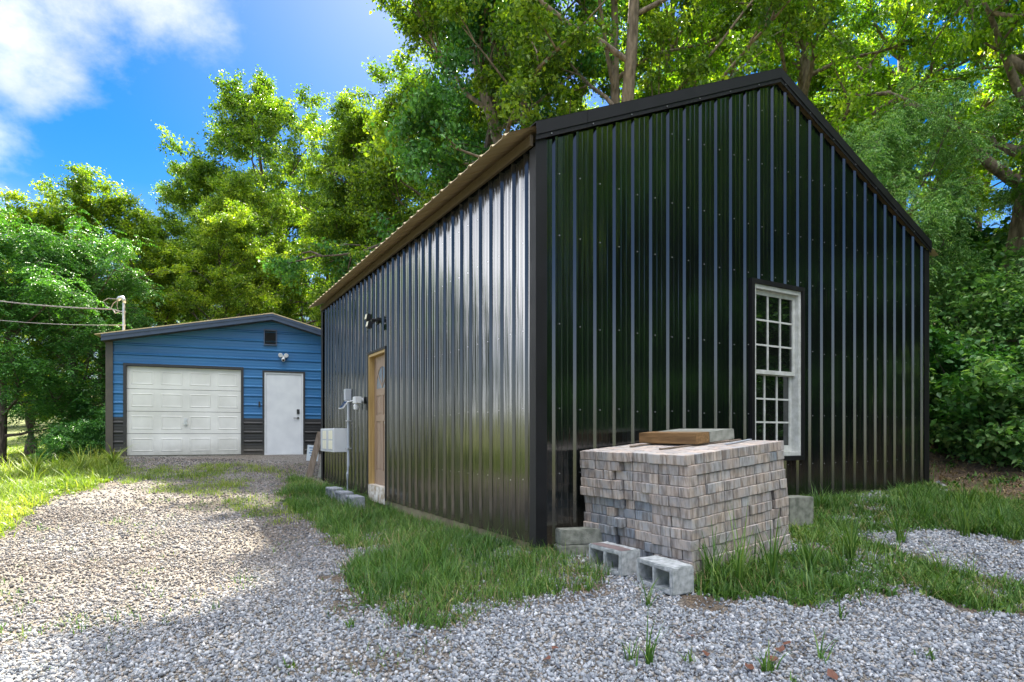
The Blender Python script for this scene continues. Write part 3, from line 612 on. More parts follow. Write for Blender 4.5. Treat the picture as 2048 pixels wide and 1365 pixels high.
GL = 'trees standing behind the blue garage'
T = [
 # key, px of trunk, distance, height, wide, rot, leaf, label
 ('frond', 0, 17.0, 6.9, 1.1, .3, None, 'dark green frondy tree at the left edge beside the overhead cables'),
 ('frond', 165, 19.0, 6.8, 1.0, 2.2, None, 'feathery low tree just left of the blue garage'),
 ('lime', 60, 25, 9.9, 1.2, 1.9, None, 'yellow green tree behind the overhead cables'),
 ('lime', 215, 22, 9.9, 1.15, 3.1, None, 'yellowish rounded tree rising highest left of the mast'),
 ('lime', 345, 26, 9.5, 1.15, 4.4, None, 'lime green tree above the left half of the garage roof'),
 ('lime', 460, 24, 9.0, 1.0, 5.2, None, 'pale lime tree above the garage ridge'),
 ('airy', 535, 33, 21.0, 1.05, .2, None, 'tall airy tree with open twiggy top behind the garage ridge'),
 ('airy', 500, 34, 15.4, 1.1, 1.2, None, 'tall loose tree behind the garage, left of the airy one'),
 ('airy', 715, 27, 13.5, .9, 2.9, None, 'slim green tree where garage and black roof meet'),
 ('airy', 940, 17.5, 19, .9, 3.9, 'leaf_deep', 'tall deep green tree behind the low end of the black roof'),
 ('giant', 1165, 15.8, 19.5, 1.0, .9, None, 'big tree with three pale forking stems above the black roof'),
 ('airy', 880, 22, 18.5, 1.02, 5.0, None, 'leafy tree left of the big forked tree'),
 ('hill', 1330, 19, 14.5, 1.0, .4, 'leaf_bright', 'sunlit yellow green tree just behind the gable peak'),
 ('hill', 1480, 23, 13.5, 1.1, 1.5, None, 'bright green hillside tree right of the gable peak'),
 ('hill', 1640, 17, 13.0, 1.0, 2.6, 'leaf_bright', 'broad bright tree over the right slope of the roof'),
 ('hill', 1800, 20, 12.5, 1.1, 3.6, None, 'hillside tree above the right eave'),
 ('hill', 2015, 12.8, 16, .8, 4.7, None, 'tall thick rough barked trunk tree at the right edge'),
 ('hill', 2230, 15.5, 14, 1.0, 5.6, None, 'hillside tree mostly cut off by the right edge'),
 ('airy', 1420, 30, 11, 1.5, .7, 'leaf_lime', 'far sunlit tree behind the gable peak'),
 ('airy', 1740, 30, 11.5, 1.4, 1.7, 'leaf_lime', 'far sunlit tree high on the hillside'),
 ('airy', 1150, 30, 12, 1.3, 2.7, 'leaf_lime', 'far lime tree seen through the forked stems'),
 ('airy', 1960, 26, 8, 1.6, 3.3, 'leaf_lime', 'far sunlit tree behind the thick trunk'),
 ('frond', 1820, 11.6, 5.6, .75, 1.1, 'leaf_lifted', 'frondy sapling hanging beside the right corner of the building'),
 ('frond', 2240, 10.6, 5.6, .8, 2.5, 'leaf_lifted', 'frondy pale sapling on the bank at the right edge'),
 ('airy', 650, 26, 13.6, 1.05, 4.4, None, 'green tree just left of the low end of the black roof'),
 ('airy', 720, 25, 14.6, 1.0, 4.4, None, 'tall green tree over the eave of the black building'),
 ('airy', 560, 28, 12.5, 1.1, .9, 'leaf_lime', 'lower lime tree between the tall trees behind the garage'),
 ('lime', 640, 34, 12, 1.3, 2.0, None, 'distant tree filling the gap low behind the garage'),
 ('lime', 400, 36, 11, 1.4, 3.0, None, 'distant broad tree behind the garage roof'),
 ('lime', 150, 42, 10, 1.3, 1.0, None, 'distant tree across the lawn on the left'),
]
for (k, p_, Y, h, wd, rz, lm, lab) in T:
    tree(k, px(p_, Y), Y, h, lab, rz, wide=wd, leafm=lm)
# trees round the yard outside the frame: they close the woods that the black panels mirror
for i, (x, y, h, k) in enumerate([(15.5, 6.5, 9, 'hill'), (15, 3.2, 9, 'frond'), (15, 0, 12, 'hill'), (15, -4, 12, 'airy'), (18.5, 4, 14, 'hill'), (15.5, 8.8, 8, 'frond'), (13.5, -8, 11, 'frond'), (19, 8, 13, 'frond'), (19, 1, 13, 'frond'), (12.5, 11.0, 11, 'hill'), (20, 4, 15, 'hill'), (17, -14, 14, 'airy'), (9, -46, 8, 'lime'), (-6, -50, 7, 'lime'), (-20, -46, 8, 'lime')]):
    tree(k, x, y, h, 'tree of the woods round the yard, outside the picture', i*1.3, group='trees round the yard outside the picture')
for i, (x, y, h) in enumerate([(9.4, 6.2, 1.6), (9.6, 4.4, 1.8), (9.9, 2.4, 1.9), (10, .4, 2.0), (10.2, -2, 2.0), (10.6, -4.4, 2.2), (12.6, 7, 3.4), (12.8, 5, 3.4), (12.8, 2.6, 3.6), (13, 0, 3.6), (13.2, -3, 3.8), (16.5, 7, 4.4), (17, 4.4, 4.6), (17, 1.5, 4.6)]):
    tree('bush', x, y, h, 'bush at the foot of the woods, outside the picture', i*1.1, 'bush', 'bush', 'bushes round the yard outside the picture', wide=1.4)
GB = 'undergrowth bushes on the right bank'
B = [('bush2', 1905, 9.7, 1.7, 'leafy bush nearest the right corner of the black building'), ('bush2', 1990, 9.3, 1.5, 'bright leafy bush low on the right bank'),
     ('bush', 1930, 11.2, 2.0, 'dark bush halfway up the right bank'), ('bush', 2040, 10.2, .9, 'dark bush at the right edge of the bank'),
     ('bush', 1890, 12.0, 2.6, 'bush just past the far right wall corner'), ('bush2', 2085, 8.8, 1.6, 'bright bush cut off by the right edge'),
     ('bush2', 1920, 14.5, 2.8, 'bush high on the bank behind the frondy sapling'), ('bush', 2110, 13, 2.6, 'bush right of the thick trunk')]
for i, (k, p_, Y, h, lab) in enumerate(B): tree(k, px(p_, Y), Y, h, lab, i*1.7, 'bush', 'bush', GB, leafm='leaf_lifted' if i % 3 else None)
GB2 = 'bushes left of the blue garage'
for i, (k, p_, Y, h, lab) in enumerate([('bush', 190, 15.5, 1.15, 'dark bush against the left corner of the garage'), ('bush', 150, 15.0, 1.0, 'dark bush second from the garage corner'), ('bush', 110, 14.5, .8, 'small dark bush beside the bare earth'), ('bush2', 205, 17.5, 1.5, 'leafy bush behind the garage corner')]):
    tree(k, px(p_, Y), Y, h, lab, i*2.1, 'bush', 'bush', GB2)
for i, (p_, Y, h, lab) in enumerate([(60, 48, 4.5, 'far hedge bush on the left edge of the field'), (300, 46, 4, 'far hedge bush hidden behind the garage'), (-60, 50, 5, 'far hedge bush outside the left edge')]):
    tree('bush', px(p_, Y), Y, h, lab, i, 'bush', 'bush', 'far hedge across the field')

# ------------------------------------------------------------------ siding
def rib_profile(L, first, period=.2286, h=.021, base=.064, top=.022, minor=.0016, mw=.03):
    pts = [(0., 0.)]; k = 0
    k0 = -1
    while True:
        c = first+k0*period
        if c > L+period: break
        for (p, o) in ((c-base/2, 0), (c-top/2, h), (c+top/2, h), (c+base/2, 0)):
            if 0 < p < L: pts.append((p, o))
        for m_ in (1/3, 2/3):
            mc = c+period*(.08+.84*m_)
            for (p, o) in ((mc-mw/2, 0), (mc-mw/4, minor), (mc+mw/4, minor), (mc+mw/2, 0)):
                if 0 < p < L: pts.append((p, o))
        k0 += 1
    pts.append((L, 0.)); pts.sort(); out = [pts[0]]
    for p in pts[1:]:
        if p[0]-out[-1][0] > 1e-5: out.append(p)
    return out
def siding(mb, prof, qlo, qhi, openings, to3, extra=()):
    ps = np.array([p for p, _ in prof]); os_ = np.array([o for _, o in prof])
    cuts = sorted(set([round(float(p), 5) for p in ps]+[round(c, 5) for op in openings for c in op[:2]]+[round(e, 5) for e in extra]))
    cuts = [c for c in cuts if ps[0]-1e-6 <= c <= ps[-1]+1e-6]
    for a, b in zip(cuts[:-1], cuts[1:]):
        if b-a < 1e-4: continue
        oa, ob = np.interp([a, b], ps, os_); m_ = (a+b)/2; segs = [(qlo, qhi)]
        la, lb, ha, hb = qlo(a), qlo(b), qhi(a), qhi(b)
        ints = [(la, lb, ha, hb)]
        for (p0, p1, q0, q1) in openings:
            if p0-1e-6 <= m_ <= p1+1e-6:
                new = []
                for (x0, x1, y0, y1) in ints:
                    if min(x0, x1) < q0: new.append((x0, x1, min(q0, y0), min(q0, y1)))
                    if max(y0, y1) > q1: new.append((max(q1, x0), max(q1, x1), y0, y1))
                ints = new
        for (x0, x1, y0, y1) in ints:
            if y0-x0 < 1e-4 and y1-x1 < 1e-4: continue
            mb.add([to3(a, x0, oa), to3(b, x1, ob), to3(b, y1, ob), to3(a, y0, oa)], [(0, 1, 2, 3)])
def screws(pts, n, mb):
    """small hex heads added to a sheet's own mesh: pts list of positions, n outward unit vector"""
    n = Vector(n); mb.cut = len(mb.f)
    for p in pts: p = Vector(p); mb.tube([p, p+n*.006], .006, 6)
    return mb

# ------------------------------------------------------------------ the black metal building
ZB = .235
BB = thing('metal_building', 'tall black ribbed steel building with a low pitched gable and wooden side door', 'building', (L0[0], L0[1], ZB), R_ANG)
EH, RISE = 3.54, 1.43                           # eave height above the siding foot, rise to the ridge
SL = RISE/(GW/2)
def gable_top(u): return EH+SL*min(u, GW-u)
WX0, WX1, WZ0, WZ1 = 2.79, 3.66, .70, 2.665     # window opening in the gable wall
DY0, DY1, DZ0, DZ1 = 4.09, 4.95, .08, 2.23      # door opening in the long wall
mb = MB()
siding(mb, rib_profile(GW, .173), lambda u: -.02, gable_top, [(WX0, WX1, WZ0, WZ1)], lambda p, q, o: (p, -.02-o, q), extra=[GW/2])
gable_mb = mb
mb = MB()
siding(mb, rib_profile(LW, .16), lambda u: 0., lambda u: EH-.0, [(DY0, DY1, 0, DZ1)], lambda p, q, o: (-.02-o, p, q))
side_mb = mb
mb = MB()
siding(mb, rib_profile(GW, .173), lambda u: 0., gable_top, [], lambda p, q, o: (p, LW+.02+o, q), extra=[GW/2]); mb.build('rear_wall', M['black'], BB)
mb = MB()
siding(mb, rib_profile(LW, .16), lambda u: 0., lambda u: EH, [], lambda p, q, o: (GW+.02+o, p, q)); mb.build('far_side_wall', M['black'], BB)
# trims at the corners
mb = MB(); mb.box(-.046, .07, -.046, -.041, -.02, EH+.02).box(-.046, -.041, -.041, .06, -.02, EH-.06).box(.066, .07, -.041, -.022, -.02, EH)
mb.build('corner_trim', M['blacktrim'], BB)
mb = MB(); mb.box(GW-.08, GW+.046, -.046, -.041, -.3, EH+.02).box(GW+.041, GW+.046, -.041, .1, -.3, EH)
mb.build('corner_trim', M['blacktrim'], BB)
mb = MB(); mb.box(-.046, -.041, LW-.1, LW+.046, 0, EH-.06).box(-.046, .1, LW+.041, LW+.046, 0, EH)
mb.build('corner_trim', M['blacktrim'], BB)
# foundation
mb = MB(); mb.box(.01, GW-.01, .01, LW-.01, -.75, .03); mb.build('foundation', M['foundation'], BB)
mb = MB(); mb.box(.06, GW-.06, .05, LW-.06, .032, .05); mb.build('floor', M['concrete'], BB)
# roof: ribbed sheets with a real thickness, overhanging the eaves
OV = .31; ZR = .135; X0, X1 = -.0-OV, GW+OV
def roof_z(x): return EH+ZR+SL*min(x, GW-x)
for side in (0, 1):
    prof = rib_profile(LW+.08, .1); mb = MB()
    for dz in (0, -.006):
        def to3(p, q, o, dz=dz):
            x = q if side == 0 else GW-q
            return (x, p-.04, roof_z(x)+o+dz)
        siding(mb, prof, lambda u: -OV, lambda u: GW/2, [], to3)
    n = len(prof)
    for (pa, oa), (pb, ob) in zip(prof[:-1], prof[1:]):
        x = -OV if side == 0 else GW+OV
        z = roof_z(x); mb.add([(x, pa-.04, z+oa), (x, pb-.04, z+ob), (x, pb-.04, z+ob-.006), (x, pa-.04, z+oa-.006)], [(0, 1, 2, 3)])
    mb.build('roof_sheet', M['galv'], BB)
mb = MB(); w_ = .18
mb.prism([(GW/2-w_, -.05, roof_z(GW/2-w_)+.024), (GW/2, -.05, roof_z(GW/2)+.03), (GW/2+w_, -.05, roof_z(GW/2-w_)+.024), (GW/2, -.05, roof_z(GW/2)+.022)], (0, LW+.1, 0))
mb.build('ridge_cap', M['blacktrim'], BB)
mb = MB(); mb.box(-.075, -.045, .0, LW-.0, EH-.045, EH+.05); mb.build('fascia_board', M['fasciawood'], BB)
mb = MB(); mb.box(GW+.045, GW+.075, .0, LW, EH-.05, EH+.075); mb.build('fascia_board', M['fasciawood'], BB)
# rake trims: folded profile along the slope
def rake(x0, x1, yf):
    mb = MB(); z0, z1 = roof_z(x0), roof_z(x1)
    for (ya, yb, a, b) in ((yf, yf+.006, -.085, .03), (yf+.008, yf+.014, -.128, -.078), (yf, yf+.13, .024, .030)):
        mb.prism([(x0, ya, z0+a), (x1, ya, z1+a), (x1, ya, z1+b), (x0, ya, z0+b)], (0, yb-ya, 0))
    return mb
rake(-.055, GW/2, -.075).build('rake_trim', M['blacktrim'], BB); rake(GW+.055, GW/2, -.0755).build('rake_trim', M['blacktrim'], BB)
mb = MB(); mb.obox((.5, -.078, roof_z(.5)-.03), (.010, 0, 0), (0, .004, 0), (0, 0, .115)); mb.build('trim_seam', M['blacktrim'], BB)
# screws
pts = []
for k in range(28):
    u = .173+k*.2286+.045
    if u < GW-.1:
        for z in (.62, 1.2, 1.95, 2.75, 3.3, 4.0, 4.6):
            if z < gable_top(u)-.15 and not (WX0-.05 < u < WX1+.05 and WZ0 < z < WZ1): pts.append((u, -.021, z+random.uniform(-.01, .01)))
for k in range(14):
    u = .1+k*.4572; pts.append((u, -.072, roof_z(u)-.108))
screws(pts, (0, -1, 0), gable_mb).build('gable_wall', [M['black'], M['screw']], BB)
pts = []
for k in range(36):
    u = .16+k*.2286+.045
    if u < LW-.1:
        for z in (.55, 1.2, 1.9, 2.7, 3.2):
            if not (DY0-.05 < u < DY1+.05 and z < DZ1): pts.append((-.021, u, z+random.uniform(-.01, .01)))
screws(pts, (-1, 0, 0), side_mb).build('side_wall', [M['black'], M['screw']], BB)
# ---- gable window
WN = MB(); fx0, fx1, fz0, fz1 = WX0+.02, WX1-.015, WZ0+.02, WZ1-.02
WN.box(fx0, fx0+.045, -.03, .11, fz0, fz1).box(fx1-.045, fx1, -.03, .11, fz0, fz1).box(fx0+.045, fx1-.045, -.03, .11, fz1-.05, fz1).box(fx0+.045, fx1-.045, -.03, .11, fz0, fz0+.05)
wf = WN.build('window', M['windowpaint'], BB, bevel=.003)
tr = MB(); tr.box(WX0-.03, WX0+.018, -.052, -.018, WZ0-.03, WZ1+.03).box(WX1-.013, WX1+.03, -.052, -.018, WZ0-.03, WZ1+.03).box(WX0+.018, WX1-.013, -.0515, -.018, WZ1-.018, WZ1+.03)
tr.box(WX0+.018, WX1-.013, -.075, -.018, WZ0-.03, WZ0+.018); tr.build('window_trim', M['blacktrim'], wf)
def sash(x0, x1, z0, z1, y, st, rail_top, rail_bot):
    s_ = MB(); s_.box(x0, x0+st, y, y+.035, z0, z1).box(x1-st, x1, y, y+.035, z0, z1)
    s_.box(x0+st, x1-st, y, y+.035, z1-rail_top, z1).box(x0+st, x1-st, y, y+.035, z0, z0+rail_bot)
    a, b, c, d = x0+st, x1-st, z0+rail_bot, z1-rail_top
    for i in (1, 2):
        xc = a+(b-a)*i/3; s_.box(xc-.011, xc+.011, y+.004, y+.031, c, d)
        zc = c+(d-c)*i/3; s_.box(a, b, y+.006, y+.029, zc-.010, zc+.010)
    s_.build('sash', M['windowpaint'], wf)
    g = MB(); g.box(a-.005, b+.005, y+.014, y+.018, c-.005, d+.005); g.build('pane', M['glass'], wf)
zm = 1.655
sash(fx0+.046, fx1-.046, zm, fz1-.051, .015, .045, .05, .045)
sash(fx0+.046, fx1-.046, fz0+.051, zm+.03, .058, .045, .04, .07)
mb = MB(); mb.box(WX0-.02, WX1+.02, .6, .61, WZ0-.3, WZ1+.2); mb.build('interior_wall', M['dark'], BB)
# ---- side door (stained panels, fan glass)
dr = MB(); dr.box(-.04, .11, DY0+.005, DY0+.045, DZ0+.11, DZ1-.005).box(-.04, .11, DY1-.045, DY1-.005, DZ0+.11, DZ1-.005).box(-.04, .11, DY0+.045, DY1-.045, DZ1-.045, DZ1-.005)
dfr = dr.build('door_frame', M['woodnew'], BB)
dt = MB(); dt.box(-.052, -.018, DY0-.03, DY0+.004, 0, DZ1+.03).box(-.052, -.018, DY1-.004, DY1+.03, 0, DZ1+.03).box(-.054, -.018, DY0-.03, DY1+.03, DZ1-.004, DZ1+.032)
dt.build('door_trim', M['blacktrim'], dfr)
ds = MB(); ds.box(-.045, .11, DY0+.0, DY1-.0, -.06, DZ0+.108); ds.build('threshold', noisy('flaking_sill', (.35, .26, .16), (.72, .68, .60), 12, .8, bump=.5), dfr)
d0, d1, e0, e1 = DY0+.047, DY1-.047, DZ0+.112, DZ1-.047
door = MB(); dx = .045
door.box(dx+.012, dx+.04, d0, d1, e0, e1)
st = .105; mid_ = (d0+d1)/2; rz = [e0, e0+.22, e0+.98, e0+1.08, e0+1.38, e0+1.47, e1]
def rl(a, b, c, d): door.box(dx, dx+.0121, a, b, c, d)
rl(d0, d0+st, e0, e1); rl(d1-st, d1, e0, e1); rl(d0+st, d1-st, rz[0], rz[1]); rl(d0+st, d1-st, rz[2], rz[3]); rl(d0+st, d1-st, rz[4], rz[5]); rl(mid_-.045, mid_+.045, rz[1], rz[2]); rl(mid_-.045, mid_+.045, rz[3], rz[4])
# plate over the fan light with an arch cut out
ca, cb_, rad = mid_, rz[5]+.02, (d1-d0)/2-st+.01
arc = [(ca+rad*math.cos(t), cb_+rad*1.15*math.sin(t)) for t in np.linspace(math.pi, 0, 15)]
yy = [p[0] for p in arc]
for (y0_, z0_), (y1_, z1_) in zip(arc[:-1], arc[1:]):
    door.prism([(dx, y0_, z0_), (dx, y1_, z1_), (dx, y1_, e1), (dx, y0_, e1)], (.0121, 0, 0))
rl(d0+st, d1-st, rz[5], cb_)
for (a, b) in ((d0+st, mid_-.045), (mid_+.045, d1-st)):
    for (c, d) in ((rz[1], rz[2]), (rz[3], rz[4])): door.box(dx+.004, dx+.0119, a+.03, b-.03, c+.03, d-.03)
dob = door.build('door', M['doorwood'], BB, bevel=.002, seg=1)
g = MB(); g.prism([(dx+.008, y, z) for y, z in arc], (.003, 0, 0)); g.build('door_glass', M['glasspale'], dob)
g = MB()
for t in (math.pi*.25, math.pi*.5, math.pi*.75):
    g.obox((dx+.003, ca+rad*.5*math.cos(t), cb_+rad*.57*math.sin(t)), (.008, 0, 0), Vector((0, -math.sin(t), math.cos(t)))*.016, Vector((0, math.cos(t), math.sin(t)))*rad*1.05)
g.build('glazing_bar', M['doorwood'], dob)
g = MB(); g.tube([(dx, d0+.05, e0+.95), (dx-.04, d0+.05, e0+.95)], .012, 8); g.tube([(dx-.035, d0+.05, e0+.95), (dx-.055, d0+.05, e0+.95), (dx-.07, d0+.05, e0+.95)], [.02, .028, .014], 10); g.build('handle', M['galvpipe'], dob)

def bb(x, y, z=0):       # building-local to world
    return (L0[0]+gd[0]*x+ld[0]*y, L0[1]+gd[1]*x+ld[1]*y, ZB+z)

# ------------------------------------------------------------------ fittings on the long wall (local x outwards is -x)
fl = thing('floodlight', 'black twin head floodlight high on the ribbed wall above the wooden door', 'floodlight', bb(-.04, 4.36, 2.68), R_ANG); fl.scale = (.85, .8, .8)
m_ = MB(); m_.tube([(0, 0, 0), (-.05, 0, 0)], .055, 14).tube([(-.05, 0, 0), (-.14, 0, -.01)], .03, 10); m_.build('mount', M['plasticblack'], fl)
for (yy_, zz, sy) in ((.07, .05, 1), (-.0, -.10, -1)):
    h_ = MB(); h_.obox((-.19, yy_, zz), Vector((.075, .0, -.02)), Vector((0, .13, 0)), Vector((.02, 0, .12))); ho = h_.build('lamp_head', M['plasticblack'], fl, bevel=.008)
    l_ = MB(); l_.obox((-.19-.04, yy_, zz+.011), Vector((.006, 0, -.0016)), Vector((0, .10, 0)), Vector((.018, 0, .09))); l_.build('lens', M['lens'], ho)
    h_ = MB(); h_.tube([(-.10, yy_*.4, zz*.3), (-.16, yy_, zz)], .015, 8); h_.build('bracket', M['plasticblack'], fl)
h_ = MB(); h_.box(-.20, -.11, .13, .18, .0, .05); h_.build('sensor', M['greybox'], fl, bevel=.01)

ac = thing('air_conditioner', 'white through wall air conditioner with four cream grille squares near the far corner', 'air conditioner', bb(-.045, 6.18, .66), R_ANG)
m_ = MB(); m_.box(-.24, 0, 0, 1.02, 0, .42); m_.build('casing', M['white'], ac, bevel=.006)
m_ = MB(); m_.box(-.246, -.2401, .03, .99, .03, .39); gr_ = m_.build('grille', M['greybox'], ac)
for i in range(2):
    for j in range(2):
        m_ = MB(); m_.box(-.254, -.2461, .08+i*.46, .33+i*.46, .05+j*.175, .205+j*.175)
        for s in range(6): m_.box(-.257, -.2541, .08+i*.46, .33+i*.46, .06+j*.175+s*.024, .072+j*.175+s*.024)
        m_.build('grille_panel', M['cream'], gr_)
m_ = MB()
for i in range(6): m_.tube([(-.12, .06+i*.17, .42), (-.12, .06+i*.17, .44)], .009, 6)
m_.build('mounting_bolts', M['plasticblack'], ac)

zc = gz1(*bb(-.09, 6.02)[:2])-ZB
cp = thing('conduit', 'grey plastic conduit with a small box on top standing against the ribbed wall', 'conduit', bb(-.09, 6.02, zc), R_ANG)
m_ = MB(); m_.tube([(0, 0, -.05), (.0, 0, .3), (.02, .02, .45), (.02, .02, 1.58-zc)], .023, 12); m_.build('pipe', M['pvc'], cp, smooth=False)
m_ = MB(); m_.box(-.045, .06, -.045, .07, 1.56-zc, 1.76-zc); m_.build('junction_box', M['greybox'], cp, bevel=.005)
for z in (1.2, .72):
    m_ = MB(); m_.box(-.012, .06, -.045, .085, z-zc, z-zc+.015); m_.build('strap', M['galvpipe'], cp)

sc_ = thing('security_camera', 'white security camera with a tilted solar panel left of the wooden door', 'camera', bb(-.045, 5.22, 1.52), R_ANG)
m_ = MB(); m_.tube([(0, 0, 0), (-.06, 0, 0)], .045, 12).box(-.15, -.05, -.09, .08, -.05, .06); m_.build('housing', M['white'], sc_, bevel=.006)
m_ = MB(); m_.tube([(-.10, 0, -.05), (-.11, 0, -.09), (-.12, 0, -.15)], [.03, .05, .035], 12); m_.build('camera_head', M['white'], sc_, smooth=False)
m_ = MB(); m_.tube([(-.08, .05, .02), (-.2, .25, -.02)], .01, 8); m_.build('arm', M['white'], sc_)
m_ = MB(); m_.obox((-.22, .36, -.06), Vector((.10, .0, .13))*1.0, Vector((0, .24, 0)), Vector((-.014, 0, .010))); so = m_.build('solar_panel', M['white'], sc_)
m_ = MB(); m_.obox((-.229, .36, -.0535), Vector((.085, .0, .11)), Vector((0, .20, 0)), Vector((-.003, 0, .002))); m_.build('solar_cells', M['solar'], so)

# ------------------------------------------------------------------ cinder blocks
def hollow_block(name, label, loc, rz, mt, L=.40, W=.195, Hh=.19, paint=None, group=None, tilt=(0, 0)):
    """block lying on its side: the two hollows run front to back (local y), long axis x"""
    r = thing(name, label, 'concrete block', loc, rz, group); r.rotation_euler = (tilt[0], tilt[1], rz)
    t = .033; m_ = MB(); hy = W
    xs = [0, t, L/2-t/2, L/2+t/2, L-t, L]; zs = [0, t, Hh-t, Hh]
    m_.box(0, L, 0, hy, 0, t); m_.box(0, L, 0, hy, Hh-t, Hh)
    for a, b in ((0, t), (L/2-t/2, L/2+t/2), (L-t, L)): m_.box(a, b, 0, hy, t, Hh-t)
    import bmesh
    # one clean shell with two through holes
    m2 = MB(); yv = (0, hy)
    idx = {}
    for y_ in yv:
        for i, x_ in enumerate(xs):
            for j, z_ in enumerate(zs): idx[(i, j, y_)] = len(m2.v); m2.v.append((x_, y_, z_))
    hole = {(1, 1), (3, 1)}
    for i in range(5):
        for j in range(3):
            if (i, j) in hole:
                q = [(i, j), (i+1, j), (i+1, j+1), (i, j+1)]
                for a, b in zip(q, q[1:]+q[:1]): m2.f.append((idx[(*a, 0)], idx[(*b, 0)], idx[(*b, hy)], idx[(*a, hy)]))
            else:
                for y_ in yv: m2.f.append(tuple(idx[(a, b, y_)] for a, b in ((i, j), (i+1, j), (i+1, j+1), (i, j+1))))
    for i in range(5):
        for j in (0, 3): m2.f.append((idx[(i, j, 0)], idx[(i+1, j, 0)], idx[(i+1, j, hy)], idx[(i, j, hy)]))
    for j in range(3):
        for i in (0, 5): m2.f.append((idx[(i, j, 0)], idx[(i, j+1, 0)], idx[(i, j+1, hy)], idx[(i, j, hy)]))
    me = bpy.data.meshes.new('body'); me.from_pydata(m2.v, [], m2.f); me.materials.append(mt)
    bm = bmesh.new(); bm.from_mesh(me); bmesh.ops.recalc_face_normals(bm, faces=bm.faces)
    eds = [e for e in bm.edges if len(e.link_faces) == 2 and e.calc_face_angle(0) > .5]
    bmesh.ops.bevel(bm, geom=eds, offset=.007, segments=2, affect='EDGES')
    bmesh.ops.subdivide_edges(bm, edges=[e for e in bm.edges if e.calc_length() > .05], cuts=3, use_grid_fill=True)
    rr = random.Random(hash(label) % 1000)
    for v in bm.verts: v.co += Vector((rr.uniform(-1, 1), rr.uniform(-1, 1), rr.uniform(-1, 1)))*.0018
    bm.to_mesh(me); bm.free(); link(bpy.data.objects.new('body', me), r)
    if paint:
        p_ = MB(); pl = [(.02, .01), (.14, .008), (.27, .014), (L-.01, .012), (L-.008, W*.5), (L-.03, W*.62), (.2, W*.66), (.1, W*.58), (.03, W*.55), (.012, W*.3)]
        p_.prism([(a, b, Hh+.0005) for a, b in pl], (0, 0, .0018)); p_.build('paint', paint, r)
    return r
random.seed(5)
# the two by the paver stack: local x runs along the hollow face
def blk(front, ang_dir, z, **k):
    """front: near corner where hollow face and end face meet; ang_dir: unit direction of the hollow face away from the camera"""
    d = Vector(ang_dir).normalized(); L = .40; far = Vector(front)+d*L      # origin at the far end, x towards the viewer
    rz = math.atan2(-d.y, -d.x); return hollow_block(loc=(far.x, far.y, z), rz=rz, **k)
blk((1.085, 4.10), (-.42, .907), .105, name='concrete_block', label='pale hollow concrete block nearest the camera at the paver stack corner', mt=M['blocklight'], tilt=(.02, .0))
blk((.815, 4.53), (-.5, .866), .135, name='concrete_block', label='hollow concrete block with mauve brown paint on its top', mt=M['blocklight'], paint=M['mauve'])
GN = 'hollow concrete blocks by the wooden door'
dl_ = (-.498, .867)
for (p_, lab, dz) in (((-2.34, 8.85), 'grey hollow block nearest the camera below the wooden door', .0), ((-2.62, 9.28), 'middle hollow block in the row by the conduit', 0), ((-2.90, 9.72), 'farthest hollow block in the row, at the conduit foot', 0)):
    blk(p_, dl_, gz1(*p_)-.005, name='concrete_block', label=lab, mt=M['block'], group=GN)
# solid blocks wedged by the near corner
def solid(name, label, cat, c, ax, ay, h, z, mt, bev=.008, tilt=0):
    r = thing(name, label, cat, (c[0], c[1], z), math.atan2(ax[1], ax[0])); la, lb = math.hypot(*ax), ay
    m_ = MB(); m_.box(-la/2, la/2, -lb/2, lb/2, 0, h); o = m_.build('body', mt, r, bevel=bev); r.rotation_euler[1] = tilt; return r
solid('concrete_block', 'solid concrete block under another at the near building corner', 'concrete block', (.60, 5.28), (.42, .13), .17, .15, .10, M['concrete'])
solid('concrete_block', 'top solid concrete block between building corner and paver stack', 'concrete block', (.60, 5.30), (.40, .11), .16, .13, .252, M['concrete'])
solid('concrete_block', 'pale concrete block behind the right end of the paver stack', 'concrete block', (2.80, 6.02), (.3, .12), .2, .30, gz1(2.8, 6.02)-.02, M['concrete'])

# ------------------------------------------------------------------ paver stack
def paver_mesh(seed):
    import bmesh
    rr = random.Random(seed); me = bpy.data.meshes.new('paver'); bm = bmesh.new(); bmesh.ops.create_cube(bm, size=1)
    for v in bm.verts: v.co = Vector((v.co.x*.194, v.co.y*.0942, v.co.z*.0760))
    bmesh.ops.subdivide_edges(bm, edges=[e for e in bm.edges if abs((e.verts[0].co-e.verts[1].co).x) > .1], cuts=5, use_grid_fill=True)
    bmesh.ops.bevel(bm, geom=[e for e in bm.edges if e.calc_face_angle(0) > .5], offset=.0038, segments=1, affect='EDGES')
    for v in bm.verts: v.co += Vector((rr.uniform(-1, 1), rr.uniform(-1, 1), rr.uniform(-1, 1)))*.0016
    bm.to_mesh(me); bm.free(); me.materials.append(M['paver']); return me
PM = [paver_mesh(i) for i in range(5)]
rr = random.Random(77); tiltR = math.radians(4.9)
RX = Vector((PR[0]*math.cos(tiltR), PR[1]*math.cos(tiltR), math.sin(tiltR))); LX = Vector((PL[0], PL[1], .008)).normalized(); UX = RX.cross(LX).normalized(); LX = UX.cross(RX)
TOPC = Vector((PC[0], PC[1], 1.05)); CH = .0792; NC = 12
ORD = ['top', 'second', 'third', 'fourth', 'fifth', 'sixth', 'seventh', 'eighth', 'ninth', 'tenth', 'eleventh', 'bottom']
ORDN = ['first', 'second', 'third', 'fourth', 'fifth', 'sixth', 'seventh', 'eighth', 'ninth', 'tenth', 'eleventh', 'twelfth']
BASE = [(.385, .34, .305), (.42, .37, .325), (.36, .32, .29), (.43, .385, .345), (.375, .33, .30), (.39, .365, .34)]
GREY = [(.26, .275, .29), (.30, .31, .315), (.24, .25, .265)]
